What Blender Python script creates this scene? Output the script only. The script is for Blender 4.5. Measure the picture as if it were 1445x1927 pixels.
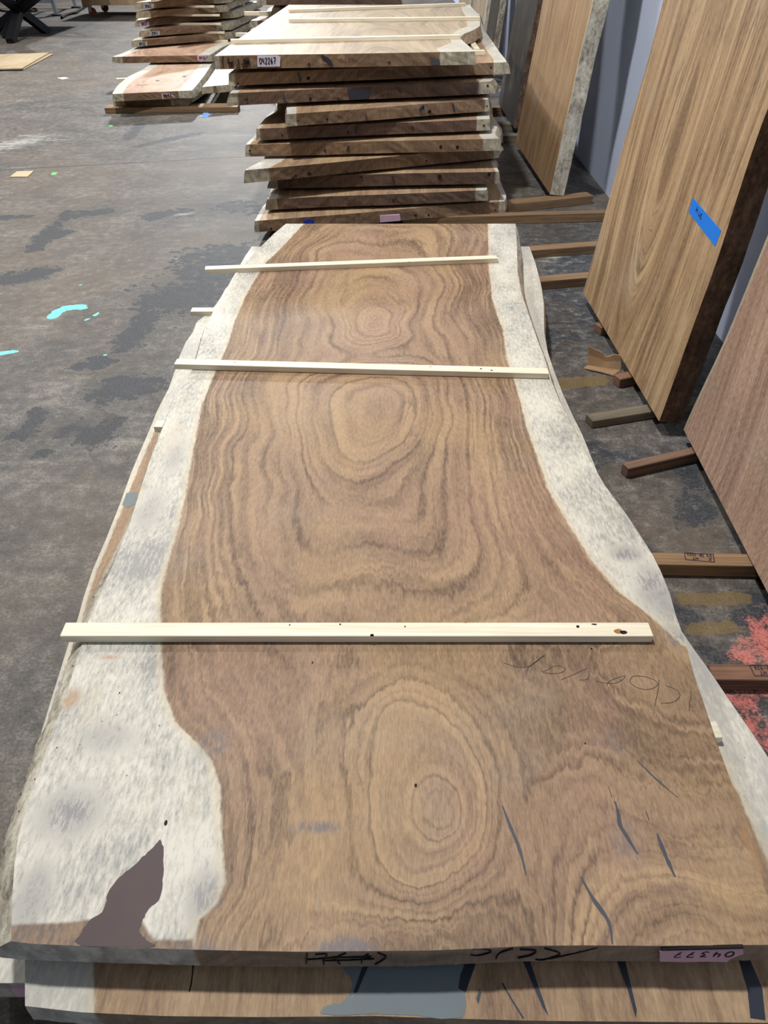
import bpy, bmesh, math, random
import numpy as np
from mathutils import Vector, Matrix

for o in list(bpy.data.objects): bpy.data.objects.remove(o)
scene = bpy.context.scene
COL = scene.collection

# ------------------------------------------------------------------ camera
TH = math.radians(38.9); F = 1400.0; CX, CY = 722.5, 963.5; CAMZ = 1.385
ST, CT = math.sin(TH), math.cos(TH)
cd = bpy.data.cameras.new('camera'); cam = bpy.data.objects.new('camera', cd); COL.objects.link(cam)
cam.location = (0, 0, CAMZ); cam.rotation_euler = (math.pi/2 - TH, 0, 0)
cd.sensor_fit = 'VERTICAL'; cd.sensor_height = 36.0; cd.lens = 36.0*F/1927.0
cd.clip_start = 0.02; cd.clip_end = 200
scene.camera = cam

# ------------------------------------------------------------------ world, lamps, exposure
w = bpy.data.worlds.new('world'); scene.world = w; w.use_nodes = True
bg = w.node_tree.nodes['Background']; bg.inputs[0].default_value = (0.66, 0.80, 1.0, 1); bg.inputs[1].default_value = 0.080
def lamp(name, loc, power, size, target, col=(1, 1, 1)):
    d = bpy.data.lights.new(name, 'AREA'); d.shape = 'DISK'; d.size = size; d.energy = power; d.color = col
    o = bpy.data.objects.new(name, d); COL.objects.link(o); o.location = loc
    o.rotation_euler = (Vector(target) - Vector(loc)).to_track_quat('-Z', 'Y').to_euler()
    return o
lamp('high_bay_lamp', (-1.15, 2.70, 6.0), 660, 0.42, (-0.8, 3.1, 0), (1.0, 0.985, 0.955))
lamp('high_bay_lamp', (-4.6, 8.4, 6.0), 760, 0.42, (-3.6, 8.4, 0), (1.0, 0.985, 0.96))
lamp('high_bay_lamp', (-3.4, 21.0, 6.0), 2200, 0.6, (-2.5, 9.0, 0), (0.96, 0.98, 1.0))
lamp('high_bay_lamp', (-2.2, -5.5, 6.0), 120, 0.42, (-1.0, -1.0, 0), (0.80, 0.90, 1.0))
lamp('high_bay_lamp', (-7.5, 8.5, 6.0), 560, 0.42, (-7.0, 8.5, 0), (0.96, 0.98, 1.0))
vs = scene.view_settings
vs.view_transform = 'Standard'; vs.look = 'None'; vs.exposure = -0.90; vs.gamma = 1.0; vs.use_curve_mapping = False

# ------------------------------------------------------------------ helpers: pixel -> place
def ray(px, py):
    x = (px - CX)/F; v = (py - CY)/F
    return Vector((x, CT - v*ST, -(ST + v*CT)))
def P(px, py, z=0.0):
    d = ray(px, py); t = (z - CAMZ)/d.z
    return Vector((d.x*t, d.y*t, z))
def PV(px, py, A, B):                       # point on the upright plane through A and B
    n = Vector((B.y - A.y, -(B.x - A.x), 0)).normalized()
    d = ray(px, py); c = Vector((0, 0, CAMZ))
    t = (A - c).dot(n)/d.dot(n)
    return c + d*t
def PP(px, py, O, n):
    d = ray(px, py); c = Vector((0, 0, CAMZ))
    return c + d*((O - c).dot(n)/d.dot(n))

def smooth1d(seed, n=12):
    r = np.random.RandomState(seed); v = r.uniform(-1, 1, n)
    def f(t):
        t = np.clip(np.asarray(t, float), 0, 0.9999)*(n - 1); i = np.floor(t).astype(int); a = t - i
        a = a*a*(3 - 2*a)
        return v[i]*(1 - a) + v[np.minimum(i+1, n-1)]*a
    return f
def interp(pts):
    pts = sorted(pts, key=lambda p: p[0]); xs = [p[0] for p in pts]; ys = [p[1] for p in pts]
    # smoothed piecewise interpolation
    from_x = np.array(xs); from_y = np.array(ys)
    def f(t): return np.interp(t, from_x, from_y)
    return f
def edge_from_px(pl, z):
    """x as a function of y for a traced slab edge lying at height z"""
    pts = [(P(a, b, z).y, P(a, b, z).x) for a, b in pl]
    return interp(pts)
def front_from_px(pl, z):
    pts = [(P(a, b, z).x, P(a, b, z).y) for a, b in pl]
    return interp(pts)

# ------------------------------------------------------------------ node helpers
class NT:
    def __init__(self, name):
        self.m = bpy.data.materials.new(name); self.m.use_nodes = True
        self.t = self.m.node_tree; self.t.nodes.clear()
        self.out = self.t.nodes.new('ShaderNodeOutputMaterial'); self.b = self.t.nodes.new('ShaderNodeBsdfPrincipled')
        self.t.links.new(self.b.outputs[0], self.out.inputs[0])
    def n(self, typ, **kw):
        nd = self.t.nodes.new(typ)
        for k, v in kw.items(): setattr(nd, k, v)
        return nd
    def put(self, sock, v):
        if v is None: return
        if isinstance(v, bpy.types.NodeSocket): self.t.links.new(v, sock)
        else:
            if isinstance(v, tuple) and len(v) == 3 and sock.type == 'RGBA': v = v + (1,)
            sock.default_value = v
    def math(self, op, a, b=None, c=None, clamp=False):
        nd = self.n('ShaderNodeMath', operation=op, use_clamp=clamp); self.put(nd.inputs[0], a); self.put(nd.inputs[1], b)
        if c is not None: self.put(nd.inputs[2], c)
        return nd.outputs[0]
    def vmul(self, v, s):
        nd = self.n('ShaderNodeVectorMath', operation='MULTIPLY'); self.put(nd.inputs[0], v); self.put(nd.inputs[1], s); return nd.outputs[0]
    def vadd(self, v, s):
        nd = self.n('ShaderNodeVectorMath', operation='ADD'); self.put(nd.inputs[0], v); self.put(nd.inputs[1], s); return nd.outputs[0]
    def comb(self, x, y, z):
        nd = self.n('ShaderNodeCombineXYZ')
        for i, v in enumerate((x, y, z)): self.put(nd.inputs[i], v)
        return nd.outputs[0]
    def sep(self, v):
        nd = self.n('ShaderNodeSeparateXYZ'); self.put(nd.inputs[0], v); return nd.outputs
    def noise(self, vec, scale=1.0, detail=2.0, rough=0.5, out=0):
        nd = self.n('ShaderNodeTexNoise'); self.put(nd.inputs['Vector'], vec); nd.inputs['Scale'].default_value = scale
        nd.inputs['Detail'].default_value = detail; nd.inputs['Roughness'].default_value = rough
        return nd.outputs[out]
    def ss(self, x, a, b):
        nd = self.n('ShaderNodeMapRange', interpolation_type='SMOOTHSTEP'); self.put(nd.inputs[0], x)
        nd.inputs[1].default_value = a; nd.inputs[2].default_value = b
        return nd.outputs[0]
    def mix(self, fac, a, b, blend='MIX'):
        nd = self.n('ShaderNodeMix', data_type='RGBA', blend_type=blend); self.put(nd.inputs[0], fac)
        self.put(nd.inputs[6], a); self.put(nd.inputs[7], b); return nd.outputs[2]
    def ramp(self, fac, stops):
        nd = self.n('ShaderNodeValToRGB'); e = nd.color_ramp.elements
        while len(e) < len(stops): e.new(0.5)
        for el, (p, c) in zip(e, stops): el.position = p; el.color = c + (1,)
        self.put(nd.inputs[0], fac); return nd.outputs[0]
    def attr(self, name):
        nd = self.n('ShaderNodeAttribute'); nd.attribute_name = name; return nd.outputs['Fac']
    def obj(self): return self.n('ShaderNodeTexCoord').outputs['Object']
    def bump(self, h, strength, dist=0.001):
        nd = self.n('ShaderNodeBump'); nd.inputs['Strength'].default_value = strength; nd.inputs['Distance'].default_value = dist
        self.put(nd.inputs['Height'], h); self.t.links.new(nd.outputs[0], self.b.inputs['Normal'])
    def fin(self, col, rough=0.6, spec=0.3):
        self.put(self.b.inputs['Base Color'], col); self.put(self.b.inputs['Roughness'], rough)
        self.b.inputs['Specular IOR Level'].default_value = spec
        return self.m
def srgb(r, g, b):
    f = lambda c: (c/255/12.92) if c/255 <= 0.04045 else ((c/255 + 0.055)/1.055)**2.4
    return (f(r), f(g), f(b))

def wood_mat(name, dark, mid, light, sap, line=0.5, fr=1.0, fiber=0.25, sapgrey=0.5, warp=0.35, stains=False, hue=(0.40, 0.33, 0.26), rings=False, hair=0.10, lo=0.36, hi=0.63):
    q = NT(name); o = q.obj(); x, y, z = q.sep(o)
    ring = q.attr('ring'); sp = q.attr('sap')
    n1 = q.noise(o, 5.0, 3, 0.55); n2 = q.noise(q.vmul(o, (60, 14, 14)), 1.0, 3, 0.6)
    r = q.math('ADD', ring, q.math('MULTIPLY', q.math('SUBTRACT', n1, 0.5), warp*2.2))
    r = q.math('ADD', r, q.math('MULTIPLY', q.math('SUBTRACT', n2, 0.5), hair))
    if rings:                                   # burr figure near the butt end
        bu = q.math('MULTIPLY', q.math('SUBTRACT', q.noise(q.vmul(o, (11, 6, 6)), 1.0, 4, 0.6), 0.5), q.ss(y, -0.65, -1.1))
        r = q.math('ADD', r, q.math('MULTIPLY', bu, 1.1))
        r = q.math('ADD', r, q.math('MULTIPLY', q.math('MULTIPLY', q.math('SUBTRACT', q.noise(q.vmul(o, (95, 22, 22)), 1.0, 3, 0.6), 0.5), q.ss(y, -0.5, -1.0)), 0.55))
    A = q.noise(q.comb(q.math('MULTIPLY', r, 0.75*fr), q.math('MULTIPLY', x, 1.2), q.math('MULTIPLY', y, 1.2)), 1.0, 2, 0.5)
    B = q.noise(q.comb(q.math('MULTIPLY', r, 3.2*fr), q.math('MULTIPLY', x, 3), q.math('MULTIPLY', y, 3)), 1.0, 3, 0.6)
    C = q.noise(q.comb(q.math('MULTIPLY', r, 1.5*fr), q.math('MULTIPLY', x, 2.2), q.math('ADD', q.math('MULTIPLY', y, 2.2), 7.3)), 1.0, 2, 0.45)
    s = q.math('ADD', q.math('MULTIPLY', A, 0.55), q.math('MULTIPLY', B, 0.45))
    col = q.ramp(s, [(lo, dark), (0.50, mid), (hi, light)])
    # dark growth lines: thin bands where C crosses a level
    c1 = q.math('ABSOLUTE', q.math('SUBTRACT', C, 0.52))
    ln = q.math('SUBTRACT', 1.0, q.ss(c1, 0.0, 0.045))
    brk = q.ss(q.noise(o, 4.2, 2, 0.5), 0.40, 0.62)
    col = q.mix(q.math('MULTIPLY', q.math('MULTIPLY', ln, brk), line), col, tuple(c*0.48 for c in dark))
    if rings:
        rn = q.math('DIVIDE', r, 11.0)
        e1 = q.ss(q.noise(q.comb(q.math('MULTIPLY', r, 0.6), q.math('MULTIPLY', x, 3.0), q.math('MULTIPLY', y, 2.0)), 1.0, 2, 0.5), 0.32, 0.54)
        for lines_, hw, am in ((((1.4, .5), (2.2, .8), (3.2, 1.0), (3.9, .5), (4.3, 1.0), (5.0, 1.0), (5.5, .4), (6.05, .9), (6.6, .6), (7.05, 1.0)), .11, .95),
                               (((3.4, .5), (7.4, .8), (7.75, .6), (8.1, .9), (8.45, .8), (8.8, 1.0), (9.1, .7), (9.4, .9), (9.72, .8)), .11, .80)):
            st = [(0.0, (0, 0, 0))]
            for v, a in lines_: st += [((v - hw)/11, (0, 0, 0)), (v/11, (a, a, a)), ((v + hw*1.6)/11, (0, 0, 0))]
            col = q.mix(q.math('MULTIPLY', q.math('MULTIPLY', q.ramp(rn, st), e1), am), col, tuple(c*0.50 for c in dark))
        sd = q.math('MULTIPLY', q.ss(r, 6.2, 8.6), q.ss(B, 0.60, 0.36))
        col = q.mix(q.math('MULTIPLY', sd, 0.78), col, tuple(c*0.62 for c in dark))
    # broad blotches of grey / gold
    bl = q.noise(q.vadd(o, (3.1, 1.7, 0)), 3.3, 3, 0.6)
    col = q.mix(q.math('MULTIPLY', q.ss(bl, 0.52, 0.75), 0.30), col, hue)
    if rings:
        gb = q.noise(q.vmul(q.vadd(o, (9.3, 4.1, 0)), (1.0, 0.6, 1)), 3.6, 3, 0.55)
        col = q.mix(q.math('MULTIPLY', q.ss(gb, 0.48, 0.66), 0.34), col, srgb(176, 146, 102))
        col = q.mix(q.math('MULTIPLY', q.ss(gb, 0.50, 0.34), 0.35), col, srgb(162, 128, 110))
    # fibres and pores
    fb = q.noise(q.vmul(o, (520, 60, 120)), 1.0, 2, 0.6)
    fc = q.noise(q.vmul(o, (150, 55, 60)), 1.0, 3, 0.65)
    dk = q.math('ADD', q.math('MULTIPLY', q.ss(fb, 0.38, 0.64), 0.5), q.math('MULTIPLY', q.ss(fc, 0.34, 0.66), 0.5))
    col = q.mix(fiber, col, q.mix(dk, tuple(c*0.42 for c in dark), tuple(min(1, c*1.30) for c in light)))
    # sapwood
    sw = q.math('ADD', sp, q.math('MULTIPLY', q.math('SUBTRACT', n1, 0.5), 0.012))
    sw = q.math('ADD', sw, q.math('MULTIPLY', q.math('SUBTRACT', fc, 0.5), 0.010))
    sm = q.ss(sw, -0.003, 0.004)
    g1 = q.noise(q.vmul(o, (7.0, 4.5, 5)), 1.0, 5, 0.62); g2 = q.noise(q.vmul(o, (170, 48, 60)), 1.0, 4, 0.7)
    g3 = q.noise(q.vmul(o, (16, 5, 5)), 1.0, 3, 0.6)
    gg = q.math('ADD', q.math('MULTIPLY', g1, 0.52), q.math('MULTIPLY', g2, 0.48))
    scol = q.ramp(gg, [(0.40, tuple(c*(1 - 0.62*sapgrey) for c in (sap[0]*0.93, sap[1]*0.96, sap[2]*1.04))), (0.50, tuple(c*0.80 for c in sap)), (0.58, sap)])
    scol = q.mix(q.math('MULTIPLY', q.ss(g3, 0.56, 0.78), 0.35), scol, (0.46, 0.38, 0.26))
    pin = q.noise(o, 130.0, 1, 0.5)
    pm = q.math('MULTIPLY', q.ss(pin, 0.755, 0.775), q.ss(q.noise(o, 7.0, 2), 0.50, 0.60))
    scol = q.mix(pm, scol, (0.05, 0.04, 0.03))
    col = q.mix(sm, col, scol)
    near = q.math('SUBTRACT', 1.0, q.ss(q.math('ABSOLUTE', q.math('SUBTRACT', sw, 0.007)), 0.0, 0.012))
    col = q.mix(q.math('MULTIPLY', near, 0.45), col, (0.60, 0.50, 0.33))
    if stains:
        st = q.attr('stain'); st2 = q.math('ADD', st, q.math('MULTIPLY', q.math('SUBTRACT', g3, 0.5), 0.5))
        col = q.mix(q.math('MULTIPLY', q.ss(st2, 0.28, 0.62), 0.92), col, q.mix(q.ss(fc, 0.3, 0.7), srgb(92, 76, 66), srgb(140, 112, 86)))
        bs = q.attr('bluestain'); bs2 = q.math('MULTIPLY', bs, q.math('ADD', q.math('MULTIPLY', q.ss(g1, 0.36, 0.64), 0.7), q.math('MULTIPLY', q.ss(g2, 0.36, 0.62), 1.3)))
        col = q.mix(q.math('MULTIPLY', q.ss(bs2, 0.06, 1.35), 0.74), col, srgb(104, 104, 112))
        gs = q.attr('goldstain'); gs2 = q.math('MULTIPLY', gs, q.math('ADD', 0.2, q.math('MULTIPLY', q.ss(g2, 0.35, 0.65), 1.1)))
        col = q.mix(q.math('MULTIPLY', q.ss(gs2, 0.10, 0.95), 0.70), col, srgb(166, 122, 76))
    q.bump(q.math('ADD', fc, q.math('MULTIPLY', fb, 0.5)), 0.22, 0.0012)
    return q.fin(col, q.math('ADD', 0.50, q.math('MULTIPLY', fc, 0.2)), 0.28)

def end_mat(name, dark, mid, light, sap):
    q = NT(name); o = q.obj(); x, y, z = q.sep(o); ring = q.attr('ring'); sp = q.attr('sap')
    n1 = q.noise(o, 9.0, 3, 0.6)
    r = q.math('ADD', q.math('ADD', ring, q.math('MULTIPLY', z, 34.0)), q.math('MULTIPLY', n1, 1.6))
    A = q.noise(q.comb(q.math('MULTIPLY', r, 1.1), q.math('MULTIPLY', x, 1.5), q.math('MULTIPLY', z, 3)), 1.0, 3, 0.6)
    B = q.noise(q.vmul(o, (110, 30, 18)), 1.0, 3, 0.65)
    D = q.noise(q.vmul(o, (5, 5, 9)), 1.0, 4, 0.6)
    s = q.math('ADD', q.math('ADD', q.math('MULTIPLY', A, 0.5), q.math('MULTIPLY', B, 0.25)), q.math('MULTIPLY', D, 0.25))
    col = q.ramp(s, [(0.33, dark), (0.5, mid), (0.66, light)])
    sm = q.ss(q.math('ADD', sp, q.math('MULTIPLY', q.math('SUBTRACT', n1, 0.5), 0.02)), -0.004, 0.006)
    scol = q.ramp(q.noise(q.vmul(o, (40, 40, 25)), 1.0, 4, 0.6), [(0.35, tuple(c*0.55 for c in sap)), (0.62, sap)])
    col = q.mix(sm, col, scol)
    q.bump(B, 0.25, 0.001)
    return q.fin(col, 0.75, 0.2)
def bark_mat(name, a, b, c):
    q = NT(name); o = q.obj()
    g = q.noise(q.vmul(o, (30, 9, 30)), 1.0, 5, 0.65); h = q.noise(o, 55.0, 4, 0.7)
    col = q.ramp(q.math('ADD', q.math('MULTIPLY', g, 0.6), q.math('MULTIPLY', h, 0.4)), [(0.36, a), (0.5, b), (0.62, c)])
    pin = q.noise(o, 95.0, 1, 0.5)
    col = q.mix(q.math('MULTIPLY', q.ss(pin, 0.70, 0.74), q.ss(q.noise(o, 6.0, 2), 0.45, 0.6)), col, (0.05, 0.045, 0.04))
    q.bump(h, 0.5, 0.003)
    return q.fin(col, 0.8, 0.2)
def pine_mat(name, a, b, knot=True):
    q = NT(name); o = q.obj()
    g = q.noise(q.vmul(o, (2.2, 120, 90)), 1.0, 3, 0.55); h = q.noise(q.vmul(o, (9, 260, 200)), 1.0, 2, 0.5)
    col = q.ramp(q.math('ADD', q.math('MULTIPLY', g, 0.65), q.math('MULTIPLY', h, 0.35)), [(0.35, a), (0.60, b)])
    q.bump(h, 0.15, 0.0006)
    return q.fin(col, 0.6, 0.25)
def flat_mat(name, c, rough=0.6, var=0.12, scale=30, metal=0.0, spec=0.3):
    q = NT(name); o = q.obj(); g = q.noise(o, scale, 4, 0.6)
    col = q.mix(g, tuple(v*(1 - var) for v in c), tuple(min(1, v*(1 + var)) for v in c))
    q.b.inputs['Metallic'].default_value = metal
    return q.fin(col, rough, spec)

SAP = srgb(212, 207, 194)
M = {}
M['wood_main'] = wood_mat('wood_main', srgb(104, 80, 67), srgb(152, 125, 100), srgb(178, 149, 114), SAP, line=0.50, stains=True, sapgrey=0.78, warp=0.13, fiber=0.24, rings=True, hair=0.34, lo=0.30, hi=0.68)
M['wood_stack'] = wood_mat('wood_stack', srgb(122, 96, 76), srgb(158, 130, 102), srgb(182, 154, 120), SAP, line=0.35, fr=0.9)
M['wood_pale'] = wood_mat('wood_pale', srgb(144, 126, 104), srgb(170, 151, 125), srgb(188, 170, 142), srgb(210, 203, 186), line=0.25, fr=0.7, fiber=0.15, sapgrey=0.35)
M['wood_pink'] = wood_mat('wood_pink', srgb(150, 116, 98), srgb(186, 152, 128), srgb(198, 170, 146), srgb(206, 201, 186), line=0.3, fr=0.7, fiber=0.2, sapgrey=0.3)
M['wood_board'] = wood_mat('wood_board', srgb(120, 92, 66), srgb(164, 133, 98), srgb(194, 166, 128), srgb(200, 184, 152), line=0.8, fr=1.0, fiber=0.22, warp=0.10, lo=0.38, hi=0.62)
M['wood_boardc'] = wood_mat('wood_boardc', srgb(124, 96, 82), srgb(170, 138, 118), srgb(196, 164, 142), srgb(170, 160, 146), line=0.6, fr=1.9, fiber=0.36, warp=0.10)
M['wood_boarda'] = wood_mat('wood_boarda', srgb(128, 98, 70), srgb(162, 130, 96), srgb(182, 152, 114), srgb(200, 190, 168), line=0.6, fr=1.4, fiber=0.22, warp=0.10)
M['wood_shadeboard'] = wood_mat('wood_shadeboard', srgb(38, 33, 28), srgb(52, 46, 40), srgb(66, 58, 50), srgb(100, 92, 80), line=0.3, fr=1.0)  # wood tones lowered so the colour stands in for shade on the slab
M['wood_beige'] = wood_mat('wood_beige', srgb(150, 132, 108), srgb(170, 152, 128), srgb(186, 170, 146), srgb(226, 218, 200), line=0.3, fr=0.8)
M['end_stack'] = end_mat('end_stack', srgb(84, 66, 52), srgb(126, 102, 80), srgb(162, 135, 105), srgb(190, 180, 156))
M['end_dark'] = end_mat('end_dark', srgb(64, 51, 44), srgb(100, 80, 67), srgb(128, 104, 86), srgb(180, 170, 148))
M['end_main'] = end_mat('end_main', srgb(112, 98, 88), srgb(148, 130, 114), srgb(172, 154, 134), srgb(206, 204, 198))
M['bark'] = bark_mat('bark', srgb(120, 110, 98), srgb(186, 178, 160), srgb(218, 212, 196))
M['bark_dirty'] = bark_mat('bark_dirty', srgb(90, 80, 68), srgb(150, 138, 118), srgb(198, 188, 168))
M['bark_brown'] = bark_mat('bark_brown', srgb(62, 48, 40), srgb(96, 76, 62), srgb(124, 102, 84))
M['pine'] = pine_mat('pine', srgb(218, 206, 178), srgb(240, 233, 212))
M['lumber_brown'] = pine_mat('lumber_brown', srgb(108, 84, 60), srgb(146, 118, 88))
M['lumber_red'] = pine_mat('lumber_red', srgb(96, 70, 56), srgb(136, 102, 82))
M['lumber_grey'] = pine_mat('lumber_grey', srgb(92, 86, 74), srgb(126, 116, 100))
M['lumber_worn'] = pine_mat('lumber_worn', srgb(84, 68, 58), srgb(128, 100, 82))
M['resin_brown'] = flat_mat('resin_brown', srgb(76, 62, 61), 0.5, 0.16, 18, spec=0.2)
M['resin_dark'] = flat_mat('resin_dark', srgb(74, 76, 82), 0.35, 0.15, 60, spec=0.4)
M['resin_blue'] = flat_mat('resin_blue', srgb(112, 122, 126), 0.5, 0.10, 12, spec=0.2)
M['resin_ink'] = flat_mat('resin_ink', srgb(46, 50, 62), 0.35, 0.15, 25, spec=0.4)
M['hole'] = flat_mat('hole', srgb(28, 22, 20), 0.8)
M['knot'] = flat_mat('knot', srgb(150, 112, 66), 0.6, 0.3, 300)
M['pencil'] = flat_mat('pencil', srgb(72, 64, 58), 0.5)
M['marker'] = flat_mat('marker', srgb(20, 20, 26), 0.5)
M['stamp_ink'] = flat_mat('stamp_ink', srgb(44, 30, 52), 0.6)
M['tag_pink'] = flat_mat('tag_pink', srgb(214, 176, 196), 0.6, 0.12, 80)
M['tag_white'] = flat_mat('tag_white', srgb(206, 198, 214), 0.6, 0.12, 80)
M['tag_silver'] = flat_mat('tag_silver', srgb(172, 176, 180), 0.4, 0.25, 120)
M['tag_blue'] = flat_mat('tag_blue', srgb(168, 188, 204), 0.4, 0.25, 120)
M['tape_blue'] = flat_mat('tape_blue', srgb(18, 122, 226), 0.55, 0.04, 200)
M['tape_green'] = flat_mat('tape_green', srgb(120, 214, 110), 0.6, 0.1)
M['paint_blue'] = flat_mat('paint_blue', srgb(40, 56, 150), 0.6, 0.1)
M['tape_paleblue'] = flat_mat('tape_paleblue', srgb(116, 156, 220), 0.6, 0.1)
M['paper'] = flat_mat('paper', srgb(226, 226, 220), 0.7, 0.05)
M['cardboard'] = flat_mat('cardboard', srgb(150, 122, 92), 0.8, 0.10, 25)
M['cardboard_pale'] = flat_mat('cardboard_pale', srgb(196, 176, 142), 0.8, 0.08, 25)
M['plywood'] = wood_mat('plywood', srgb(160, 140, 110), srgb(178, 158, 126), srgb(190, 172, 140), srgb(190, 172, 140), line=0.15, fr=0.5, fiber=0.1)
M['black_steel'] = flat_mat('black_steel', srgb(24, 25, 28), 0.45, 0.1, 10, metal=0.3)
M['galvanised'] = flat_mat('galvanised', srgb(176, 186, 198), 0.35, 0.15, 12, metal=0.8)
M['rubber'] = flat_mat('rubber', srgb(22, 22, 24), 0.8)
M['castor_wheel'] = flat_mat('castor_wheel', srgb(110, 52, 36), 0.5)
M['cart_ply'] = wood_mat('cart_ply', srgb(120, 90, 66), srgb(150, 118, 90), srgb(172, 140, 108), srgb(172, 140, 108), line=0.3, fr=0.6)

# ------------------------------------------------------------------ mesh helpers
def finish(name, verts, faces, mats, midx=None, smooth=None, attrs=None, M4=None, parent=None, world_verts=True):
    me = bpy.data.meshes.new(name)
    V = np.asarray(verts, float)
    if M4 is not None and world_verts:
        inv = np.array(M4.inverted()); V = V @ inv[:3, :3].T + inv[:3, 3]
    me.from_pydata(V.tolist(), [], faces)
    for m in mats: me.materials.append(m)
    if midx is not None: me.polygons.foreach_set('material_index', midx)
    if smooth is not None: me.polygons.foreach_set('use_smooth', smooth)
    if attrs:
        for k, a in attrs.items():
            at = me.attributes.new(k, 'FLOAT', 'POINT'); at.data.foreach_set('value', np.asarray(a, np.float32))
    me.update()
    o = bpy.data.objects.new(name, me); COL.objects.link(o)
    if parent is not None: o.parent = parent
    elif M4 is not None: o.matrix_world = M4
    return o
MW = {}                                       # world matrix of each top-level object (set by hand, no depsgraph)
def tag(o, label, cat, group=None, kind=None):
    o['label'] = label; o['category'] = cat
    if group: o['group'] = group
    if kind: o['kind'] = kind
    return o
def child(name, verts, faces, mat, parent, smooth=False, kind=None):
    M4 = MW[parent.name]
    me = bpy.data.meshes.new(name); inv = np.array(M4.inverted()); V = np.array([tuple(v) for v in verts], float)
    V = V @ inv[:3, :3].T + inv[:3, 3]
    me.from_pydata(V.tolist(), [], faces); me.materials.append(mat)
    if smooth: me.polygons.foreach_set('use_smooth', [True]*len(me.polygons))
    me.update(); o = bpy.data.objects.new(name, me); COL.objects.link(o); o.parent = parent
    MW[o.name] = M4
    if kind: o['kind'] = kind
    return o
def prism(pts, n, h, name, mat, parent, base=-0.001):
    """flat inlay / sheet: outline pts (world, in order), raised by h along n, sunk by base"""
    n = Vector(n).normalized(); k = len(pts)
    top = [Vector(p) + n*h for p in pts]; bot = [Vector(p) + n*base for p in pts]
    f = [list(range(k))] + [[i, k+i, k+(i+1) % k, (i+1) % k] for i in range(k)]
    c = sum((top[(i)] .cross(top[(i+1) % k]) for i in range(k)), Vector())
    if c.dot(n) < 0: f = [list(reversed(q)) for q in f]
    return child(name, top + bot, f, mat, parent)
def crom(pts, sub=6):
    pts = [Vector(p) for p in pts]
    if len(pts) < 3: return pts
    out = []
    for i in range(len(pts) - 1):
        p0 = pts[max(i-1, 0)]; p1 = pts[i]; p2 = pts[i+1]; p3 = pts[min(i+2, len(pts)-1)]
        for s in range(sub):
            t = s/sub
            out.append(0.5*((2*p1) + (p2 - p0)*t + (2*p0 - 5*p1 + 4*p2 - p3)*t*t + (3*p1 - p0 - 3*p2 + p3)*t**3))
    out.append(pts[-1]); return out
def rough(pts, sub=5, j=.0010, seed=4):
    rnd = random.Random(seed); c = crom([pts[-1]] + list(pts) + [pts[0], pts[1]], sub)[sub:-sub-1]
    return [p + Vector((rnd.uniform(-j, j), rnd.uniform(-j, j), 0)) for p in c]
def ribbon(lines, n, width, name, mat, parent, h=0.0004, sub=5, taper=False, jag=0.0, seed=0):
    n = Vector(n).normalized(); V, Fc = [], []; rnd = random.Random(seed)
    for ln in lines:
        pts = crom(ln, sub) if sub > 1 else [Vector(p) for p in ln]
        base = len(V); m = len(pts)
        for i, p in enumerate(pts):
            d = (pts[min(i+1, m-1)] - pts[max(i-1, 0)])
            if d.length < 1e-9: d = Vector((1, 0, 0))
            s = n.cross(d.normalized()); wd = width*0.5
            if taper: wd *= 0.25 + 0.75*math.sin(math.pi*min(1, max(0, (i+0.3)/(m-0.4))))
            wd *= 1 + jag*rnd.uniform(-1, 1)
            V += [p + s*wd + n*h, p - s*wd + n*h, p - s*wd - n*0.0008, p + s*wd - n*0.0008]
        for i in range(m - 1):
            a = base + 4*i; b = a + 4
            Fc += [[a, a+1, b+1, b], [a+1, a+2, b+2, b+1], [a+3, a, b, b+3]]
    return child(name, V, Fc, mat, parent)
FONT = {'0': [[(.5, 1), (.1, .75), (.1, .25), (.5, 0), (.9, .25), (.9, .75), (.5, 1)]], '1': [[(.3, .8), (.55, 1), (.55, 0)]],
 '2': [[(.1, .8), (.5, 1), (.9, .75), (.5, .4), (.1, 0), (.9, 0)]], '3': [[(.1, .95), (.8, .9), (.4, .55), (.85, .3), (.5, 0), (.1, .1)]],
 '4': [[(.2, 1), (.15, .45), (.9, .45)], [(.75, .9), (.7, 0)]], '5': [[(.85, 1), (.25, 1), (.2, .6), (.8, .5), (.75, .1), (.15, 0)]],
 '6': [[(.7, 1), (.25, .6), (.15, .2), (.5, 0), (.85, .25), (.5, .5), (.2, .3)]], '7': [[(.1, 1), (.9, 1), (.4, 0)], [(.3, .5), (.8, .5)]],
 '8': [[(.5, 1), (.15, .75), (.8, .3), (.5, 0), (.15, .25), (.85, .75), (.5, 1)]], '9': [[(.8, .6), (.4, .5), (.2, .8), (.6, 1), (.85, .7), (.6, 0)]],
 'H': [[(.1, 1), (.1, 0)], [(.1, .5), (.9, .5)], [(.9, 1), (.9, 0)]], 'T': [[(.05, 1), (.95, 1)], [(.5, 1), (.5, 0)]], 'S': [[(.9, .9), (.4, 1), (.15, .7), (.85, .35), (.6, 0), (.1, .1)]],
 'R': [[(.1, 0), (.1, 1), (.8, .9), (.7, .5), (.1, .5)], [(.4, .5), (.9, 0)]], '-': [[(.1, .5), (.9, .5)]], 'M': [[(.1, 0), (.15, 1), (.5, .4), (.85, 1), (.9, 0)]], 'L': [[(.1, 1), (.1, 0), (.9, 0)]],
 '(': [[(.7, 1), (.3, .7), (.3, .3), (.7, 0)]], ')': [[(.3, 1), (.7, .7), (.7, .3), (.3, 0)]], '#': [[(.3, 1), (.2, 0)], [(.8, 1), (.7, 0)], [(0, .65), (1, .65)], [(0, .3), (1, .3)]], 'K': [[(.1, 1), (.1, 0)], [(.9, 1), (.1, .45), (.9, 0)]]}
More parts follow.
